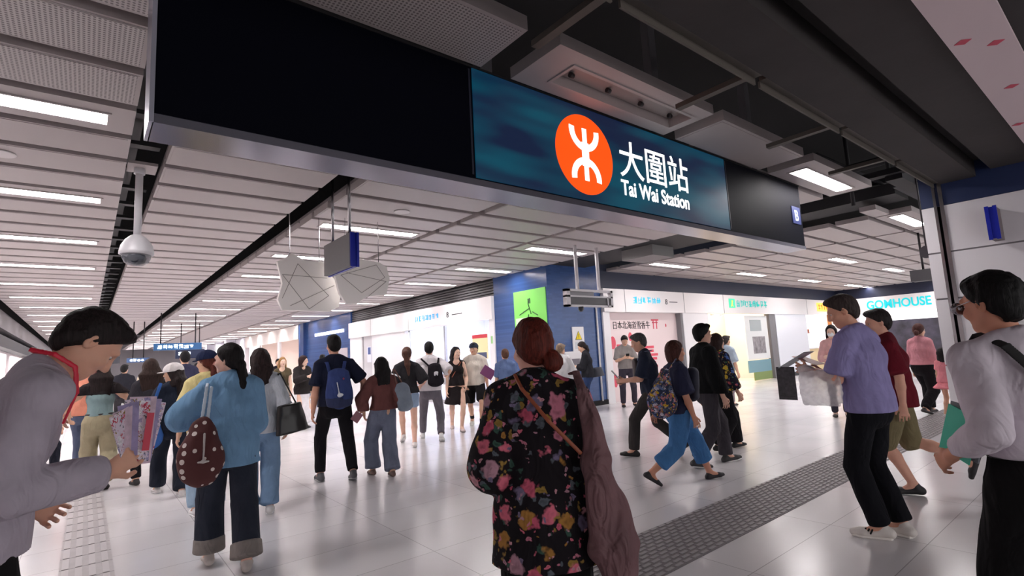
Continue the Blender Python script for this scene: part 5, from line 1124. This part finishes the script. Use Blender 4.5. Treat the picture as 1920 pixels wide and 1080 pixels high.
J = person('woman in short black sleeveless dress with long black hair walking this way', (5.62, 8.75), 205, 1.62, 'f', skin=(236, 196, 174), hair=('long', (26, 20, 22), dict(len=.30, w=.09)), top=dict(name='dress_top', c=(34, 28, 30), sleeve=0, g=.012, hem=.0, gh=.014, open=(.10, .09, .10)),
  bottom=dict(kind='skirt', name='dress_skirt', len=.42, flare=.09, c=(34, 28, 30)), shoes=((226, 206, 204), (80, 70, 70)), pose=dict(head=(-30, 2, 0), hl=(-.17, .15, .88), L=(-.05, .25, 0, 0), R=(.08, -.35, .04, -25), drop=.03), vox=.010)
rigid(J, 'bag', [((.24, .0, .95), (.05, .16, .13), (0, 0, 0))], mat('bagw', (226, 224, 228), .4), 'small white bag beside the black dress woman', 'bag')
held(J, 'crossbody_strap', [Seg((-.09, .075, 1.30), (.10, .135, 1.02), .008, .008)], mat('strap_tan', (150, 78, 50), .5), 'thin strap across the front of the black dress', 'strap', vox=.006)
J = person('man in dark cap, cream T-shirt and black shorts walking this way', (6.10, 8.80), 215, 1.70, 'm', hair=('crop', (24, 20, 20)), top=dict(c=(226, 216, 204), sleeve=.95, g=.028, gh=.032, hem=-.06, wide=.035),
  bottom=dict(kind='shorts', len=.85, c=(30, 28, 30), w=(.10, .098, .09)), shoes=((220, 220, 212), (235, 235, 230)), pose=dict(head=(20, 4, 0), hr=(.2, .16, .86), L=(-.10, .26, 0, 10), R=(.10, -.34, .05, -30), drop=.04), vox=.010)
h_ = J['h']; c = held(J, 'baseball_cap', [Ell(h_(0, -.012, .040), V(.094, .108, .088), np.array([J['hs'], J['hf'], J['hu']]), .01), Cut(h_(0, 0, .020), -J['hu'])], cloth((50, 58, 72)), 'dark grey-blue cap on the cream T-shirt man', 'cap', vox=.007)
part(J, c, 'brim', [Seg(h_(-.04, .11, .03), h_(.04, .11, .03), (.045, .006), (.045, .006), J['hf'], .005)], cloth((50, 58, 72)), .006)
for q in (-1, 1):
    hip, kn, an, sole, fd, fu = J['feet'][q]; sdf_obj('sock', [Seg(an, an*.75+kn*.25, .043, .046, None, .003, cap=.2)], .007, M_dark, J['root'])
J = person('boy with brown hair and blue top, half hidden by the floral woman', (6.5, 8.3), 40, 1.50, 'm', hair=('short', (98, 66, 52)), top=dict(c=(104, 124, 166), sleeve=.9, g=.02, hem=-.05), bottom=dict(c=(50, 54, 70)), pose=dict(head=(-10, 5, 0)), vox=.012)
rigid(J, 'hand_fan', [((-.36, .02, 1.06), (.26, .012, .20), (0, 35, 0))], mat('fan_purple', (132, 70, 118), .6), 'purple paper fan held near the boy in blue', 'fan')
J = person('fair-haired person in white shirt bending behind the floral woman', (7.0, 7.3), 55, 1.58, 'm', hair=('short', (150, 128, 110)), top=dict(c=(232, 230, 232), sleeve=1.8, g=.03, gh=.03, hem=-.06, wide=.03, collar=1), bottom=dict(c=(60, 62, 74)), pose=dict(lean=22, head=(20, 10, 0), hl=(-.35, .1, 1.0), hr=(.2, .35, 1.0)), vox=.012)
J = person('woman in black jacket with dark tote looking at her phone by the blue column', (8.75, 8.2), -35, 1.60, 'f', hair=('lowpony', (40, 30, 28), dict(len=.18)), top=dict(name='jacket', c=(38, 38, 44), sleeve=1.45, g=.026, gh=.03, hem=-.08, wide=.02), bottom=dict(c=(44, 60, 96)), shoes=(70, 60, 56),
  pose=dict(lean=4, head=(-5, 28, 0), hl=(-.08, .34, 1.12), hr=(.10, .32, 1.12), el=(-.5, -1, -1), er=(.5, -1, -1)), vox=.011)
b = held(J, 'tote_bag', [Seg((.20, -.14, .98), (.20, -.16, .80), (.15, .05), (.19, .06), (.1, 1, 0), .02, cap=.3)], mat('tote_grey', (74, 76, 84), .6), 'dark grey tote bag on the black jacket woman by the column', 'bag', vox=.01)
rigid(J, 'mobile_phone', [((0, .42, 1.15), (.08, .012, .15), (-40, 0, 0))], M_dark, 'dark phone in the hands of the black jacket woman by the column', 'phone')
# 10 --- olive and white-skirt women facing this way
J = person('woman in olive top and grey trousers walking this way', (3.68, 13.4), 200, 1.60, 'f', skin=(238, 200, 178), hair=('long', (170, 130, 84), dict(len=.26)), top=dict(c=(84, 74, 56), sleeve=.35, g=.014, hem=.06, open=(.10, .09, .10)), bottom=dict(c=(152, 146, 138), w=(.10, .09, .09)), shoes=(90, 84, 84), pose=dict(head=(-20, 2, 0)), vox=.012)
J = person('woman in black jacket and long white skirt standing by the far shops', (3.78, 12.25), 165, 1.60, 'f', skin=(238, 200, 178), hair=('bob', (52, 32, 32), dict(len=.14)), top=dict(name='jacket', c=(44, 40, 40), sleeve=1.8, g=.03, gh=.035, hem=-.12, wide=.02, open=(.12, .07, .08)),
  bottom=dict(kind='skirt', len=.86, flare=.07, c=(238, 234, 238)), shoes=(54, 50, 52), pose=dict(head=(-40, 8, 0), hr=(.02, .28, 1.22), er=(1, -.2, -.6), L=(-.12, 0, 0, 0), R=(.14, .05, 0, 0)), vox=.011)
# 11 --- man before the pink hoarding
J = person('man in grey T-shirt reading his phone against the pink hoarding', (10.2, 8.3), 222, 1.72, 'm', hair=('short', (26, 20, 20)), top=dict(c=(156, 150, 148), sleeve=.85, g=.022, gh=.026, hem=-.03, wide=.02), bottom=dict(c=(66, 60, 72), w=(.09, .075, .065)), shoes=(36, 34, 36),
  pose=dict(lean=3, head=(0, 32, 0), hl=(-.07, .30, 1.16), hr=(.08, .30, 1.16), el=(-.8, -.8, -.8), er=(.8, -.8, -.8), L=(-.16, 0, 0, 0), R=(.14, .1, 0, 0)), vox=.010)
rigid(J, 'mobile_phone', [((0, .37, 1.20), (.075, .012, .15), (-35, 0, 0))], M_dark, 'dark phone held by the grey T-shirt man at the pink hoarding', 'phone')
# 12 --- walkers in the middle right
J = person('grey-haired walker in navy T-shirt and dark backpack heading left', (5.84, 4.36), -35, 1.65, 'm', skin=(224, 172, 148), hair=('short', (92, 88, 90)), top=dict(c=(46, 52, 70), sleeve=.85, g=.022, gh=.026, hem=-.06, wide=.02), bottom=dict(c=(64, 60, 60), w=(.092, .078, .07)), shoes=(38, 34, 34),
  pose=dict(lean=8, head=(0, 18, 0), hl=(-.08, .36, 1.02), hr=(.12, .34, 1.0), el=(-.5, -1, -.8), er=(.5, -1, -.8), L=(-.10, .34, 0, 5), R=(.10, -.38, .06, -35), drop=.05), vox=.009)
rigid(J, 'mobile_phone', [((-.04, .45, 1.06), (.075, .012, .14), (-40, 0, 0))], mat('phone_g', (170, 172, 176), .3), 'silver phone held by the grey-haired walker', 'phone')
b = held(J, 'backpack', [Seg((.0, .17, 1.22), (.0, .16, 1.0), (.12, .05), (.13, .06), (1, 0, 0), .04)], mat('bp_brown', (78, 68, 70), .6), 'dark brown backpack worn on the chest of the grey-haired walker', 'backpack', vox=.009)
part(J, b, 'shoulder_strap', [Seg((-.10, .14, 1.24), (-.12, .08, 1.34), (.02, .007), (.02, .007), (1, 0, 0), .003), Seg((-.12, .08, 1.34), (-.12, -.05, 1.36), (.02, .007), (.02, .007), (1, 0, 0), .003)], mat('strap_gb', (110, 118, 150), .6), .006)
cp = floral_mat('bag_floral', (52, 58, 84), [(222, 180, 50), (200, 196, 210), (206, 130, 130), (110, 130, 180)], 24, .55, 1.6, (90, 110, 130))
J = person('short-haired woman in navy T-shirt and blue cropped trousers striding right', (4.86, 3.32), 125, 1.50, 'f', skin=(212, 152, 126), hair=('bob', (74, 40, 34), dict(len=.10, thick=.024)), bulk=1.12,
  top=dict(c=(46, 48, 72), sleeve=.85, g=.024, gh=.03, hem=-.06, wide=.03), bottom=dict(name='cropped_trousers', c=(72, 120, 172), len=1.62, w=(.112, .098, .10), wr=.006), shoes=(44, 40, 44),
  pose=dict(lean=3, head=(0, 3, 0), hr=(.26, .10, .76), hl=(-.22, -.2, .8), L=(-.08, .42, 0, 8), R=(.10, -.42, .06, -32), drop=.06), vox=.0085)
b = held(J, 'shoulder_bag', [Seg((.18, -.16, 1.16), (.19, -.22, .86), (.05, .03), (.13, .06), (0, 1, 0), .05), Ell((.19, -.22, .84), V(.075, .155, .16), None, .04)], cp, 'blue and yellow flower-print shoulder bag on the striding woman', 'bag', vox=.008, disp=wrinkle(.004, 1, 5))
part(J, b, 'strap', [Seg((.17, -.12, 1.15), (.15, -.02, 1.27), (.02, .007), (.02, .007), (1, 0, 0), .003)], cp, .006)
held(J, 'quilted_bag', [Seg((.02, .19, 1.12), (.02, .17, .88), (.10, .055), (.11, .06), (1, 0, 0), .04)], mat('pack_navy', (50, 52, 68), .7), 'dark quilted bag carried in front by the striding woman', 'bag', vox=.009, disp=wrinkle(.004, 1.2, 7))
J = person('young man in black jacket and grey trousers walking right', (5.76, 3.52), 122, 1.67, 'm', skin=(228, 180, 158), hair=('short', (20, 17, 18), dict(thick=.024)), top=dict(name='jacket', c=(22, 22, 24), sleeve=1.9, g=.032, gh=.034, hem=-.04, wide=.022, collar=1),
  bottom=dict(c=(66, 62, 68), w=(.10, .085, .08)), shoes=((60, 58, 60), (228, 226, 226)), pose=dict(head=(0, 2, 0), hr=(.24, .1, .80), L=(-.1, .30, 0, 8), R=(.1, -.2, .0, -8), drop=.03), vox=.009)
fl3 = floral_mat('floral_sleeve', (34, 30, 44), [(224, 190, 70), (214, 104, 110), (90, 120, 190), (200, 160, 120)], 13, .42, 1.8)
J = person('woman in dark top with big flower print and wide black trousers', (6.66, 3.85), 118, 1.56, 'f', skin=(224, 176, 152), hair=('bob', (56, 36, 34), dict(len=.13)), top=dict(c=(34, 30, 44), mat=fl3, sleeve=1.7, g=.026, gh=.03, hem=-.1, wide=.022),
  bottom=dict(c=(24, 22, 26), w=(.105, .10, .11)), shoes=(30, 28, 32), pose=dict(head=(-8, 0, 0), hr=(.2, .16, .82), L=(-.1, .28, 0, 5), R=(.1, -.15, 0, -8), drop=.03), vox=.0095)
J = person('faint figure in pale blue shirt walking before the cream shop', (11.0, 6.15), 100, 1.58, 'm', hair=('short', (60, 52, 50)), top=dict(c=(186, 202, 218), sleeve=.9, g=.028, hem=-.08, wide=.02), bottom=dict(c=(150, 138, 144)), shoes=(70, 66, 66), pose=dict(lean=5, L=(-.1, .25, 0, 0), R=(.1, -.25, .04, -20), drop=.03), vox=.013)
# 13 --- far right
J = person('woman in pink cardigan with black handbag at the far right', (11.45, 2.75), 112, 1.58, 'f', hair=('bun', (82, 48, 44), dict(thick=.024)), top=dict(name='cardigan', c=(218, 150, 160), sleeve=1.6, g=.026, gh=.028, hem=.02, wide=.02), bottom=dict(c=(28, 26, 30), w=(.105, .095, .08)), shoes=(60, 54, 56),
  pose=dict(lean=4, hr=(.1, .28, 1.0), L=(-.1, .25, 0, 0), R=(.1, -.2, .03, -15), drop=.03), vox=.012)
held(J, 'handbag', [Seg((.2, .22, .96), (.2, .22, .84), (.17, .06), (.17, .07), (0, 1, 0), .02, cap=.3)], lt, 'black handbag on the arm of the pink cardigan woman', 'bag', vox=.012)
J = person('small child in pink skirt at the far right', (11.05, 2.36), 110, 1.12, 'f', hair=('bob', (30, 24, 26)), top=dict(c=(226, 140, 150), sleeve=.6, g=.02, hem=-.05), bottom=dict(kind='skirt', len=.26, flare=.08, c=(232, 140, 150)), shoes=((226, 222, 220), (230, 228, 226)), pose=dict(hr=(.2, .2, .9)), vox=.011)
J2 = J; rigid(J, 'shopping_bag', [((.24, .18, .86), (.03, .30, .34), (18, 0, 0))], mat('mint', (170, 214, 196), .5), 'mint and white paper bag carried by the small child', 'bag')
J = person('masked woman with long dark hair facing this way behind the lavender polo man', (10.4, 3.75), 250, 1.62, 'f', skin=(236, 196, 176), hair=('long', (38, 28, 30), dict(len=.26)), top=dict(c=(226, 178, 176), sleeve=1.5, g=.02, hem=-.05), bottom=dict(c=(60, 58, 70)), pose=dict(head=(10, 8, 0), hl=(-.1, .3, 1.2), hr=(.1, .3, 1.15)), vox=.010)
h_ = J['h']; held(J, 'face_mask', [Ell(h_(0, .068, -.048), V(.052, .046, .042), np.array([J['hs'], J['hf'], J['hu']])), Cut(h_(0, .055, 0), -J['hf'])], mat('maskw', (236, 240, 244), .7), 'white face mask on the long-haired woman behind the lavender polo man', 'mask', vox=.006)
# 14 --- the crowd down the left corridor
rc = random.Random(5)
crowd = [
 ('person in orange-pink top at the left behind the khaki trousers woman', -.02, 10.4, 1.66, 'm', (228, 150, 126), ('short', (28, 22, 24)), 20),
 ('person in white shirt at the left edge of the crowd', -.42, 9.9, 1.58, 'm', (226, 226, 232), ('short', (30, 26, 28)), 60),
 ('woman with bushy dark brown hair and charcoal coat behind the white cap woman', .66, 8.3, 1.60, 'f', (52, 50, 56), ('long', (58, 42, 38), dict(len=.3, w=.15, thick=.03)), -10),
 ('tall person with dark hair seen above the white cap', 1.42, 11.4, 1.80, 'm', (60, 60, 84), ('short', (28, 24, 28)), 10),
 ('person with short dark hair and cream top in front of the far sign', 1.42, 8.6, 1.62, 'm', (222, 208, 178), ('short', (52, 38, 36)), -20),
 ('dark-clothed person far down the corridor beside the brochures', .75, 16.5, 1.66, 'm', (44, 44, 52), ('short', (26, 24, 26)), 0),
 ('beige-topped walker far down the corridor', 1.30, 17.5, 1.62, 'f', (196, 180, 160), ('long', (40, 30, 30)), 185),
 ('walker in pale grey far down the corridor near the left wall', -.7, 15.0, 1.64, 'm', (186, 188, 196), ('short', (30, 26, 26)), 175),
 ('walker in dusty red far down the corridor', 2.2, 15.5, 1.6, 'f', (168, 96, 96), ('bob', (34, 26, 28)), 190),
 ('walker in black far along the right shop line', 5.2, 19.5, 1.66, 'm', (36, 34, 38), ('short', (26, 24, 26)), 180),
 ('tiny distant walker in white near the end of the corridor', 1.9, 24.0, 1.64, 'f', (228, 226, 230), ('long', (30, 26, 28)), 180),
 ('tiny distant walker in navy near the end of the corridor', 3.4, 26.0, 1.70, 'm', (50, 60, 90), ('short', (26, 24, 26)), 0),
 ('tiny distant walker in tan near the end of the corridor', 2.7, 21.0, 1.62, 'f', (190, 160, 130), ('bob', (60, 40, 34)), 170),
 ('distant man in blue shirt walking by the far blue wall', 4.6, 23.0, 1.70, 'm', (110, 140, 180), ('short', (30, 26, 28)), 190),
 ('distant woman in pale pink by the far warm shop', 3.0, 18.0, 1.60, 'f', (220, 190, 196), ('long', (60, 42, 36)), 175),
 ('distant person in dark green down the middle of the corridor', .2, 21.0, 1.68, 'm', (60, 84, 72), ('short', (30, 26, 28)), 10),
 ('distant person in cream coat near the left wall', -.9, 19.5, 1.62, 'f', (224, 212, 196), ('bob', (36, 28, 28)), 5),
 ('distant person in charcoal hoodie beyond the white skirt woman', 5.6, 16.2, 1.70, 'm', (70, 70, 76), ('short', (26, 24, 26)), 20),
]
for (lb, x, y, H, sx, c, hr_, hd_) in crowd:
    st = rc.uniform(.1, .3)
    person(lb, (x, y), hd_, H, sx, hair=hr_, top=dict(c=c, sleeve=rc.choice((.8, 1.7, 1.8)), g=.024, hem=-.05, wide=.02), bottom=dict(c=rc.choice(((40, 42, 54), (60, 58, 62), (90, 100, 124), (30, 28, 32)))), shoes=rc.choice(((40, 38, 40), (200, 198, 198))),
           pose=dict(L=(-.1, st, 0, 0), R=(.1, -st, .03, -15), drop=.03, head=(rc.uniform(-20, 20), 5, 0)), vox=.013 if y < 12 else .016, face=y < 22)
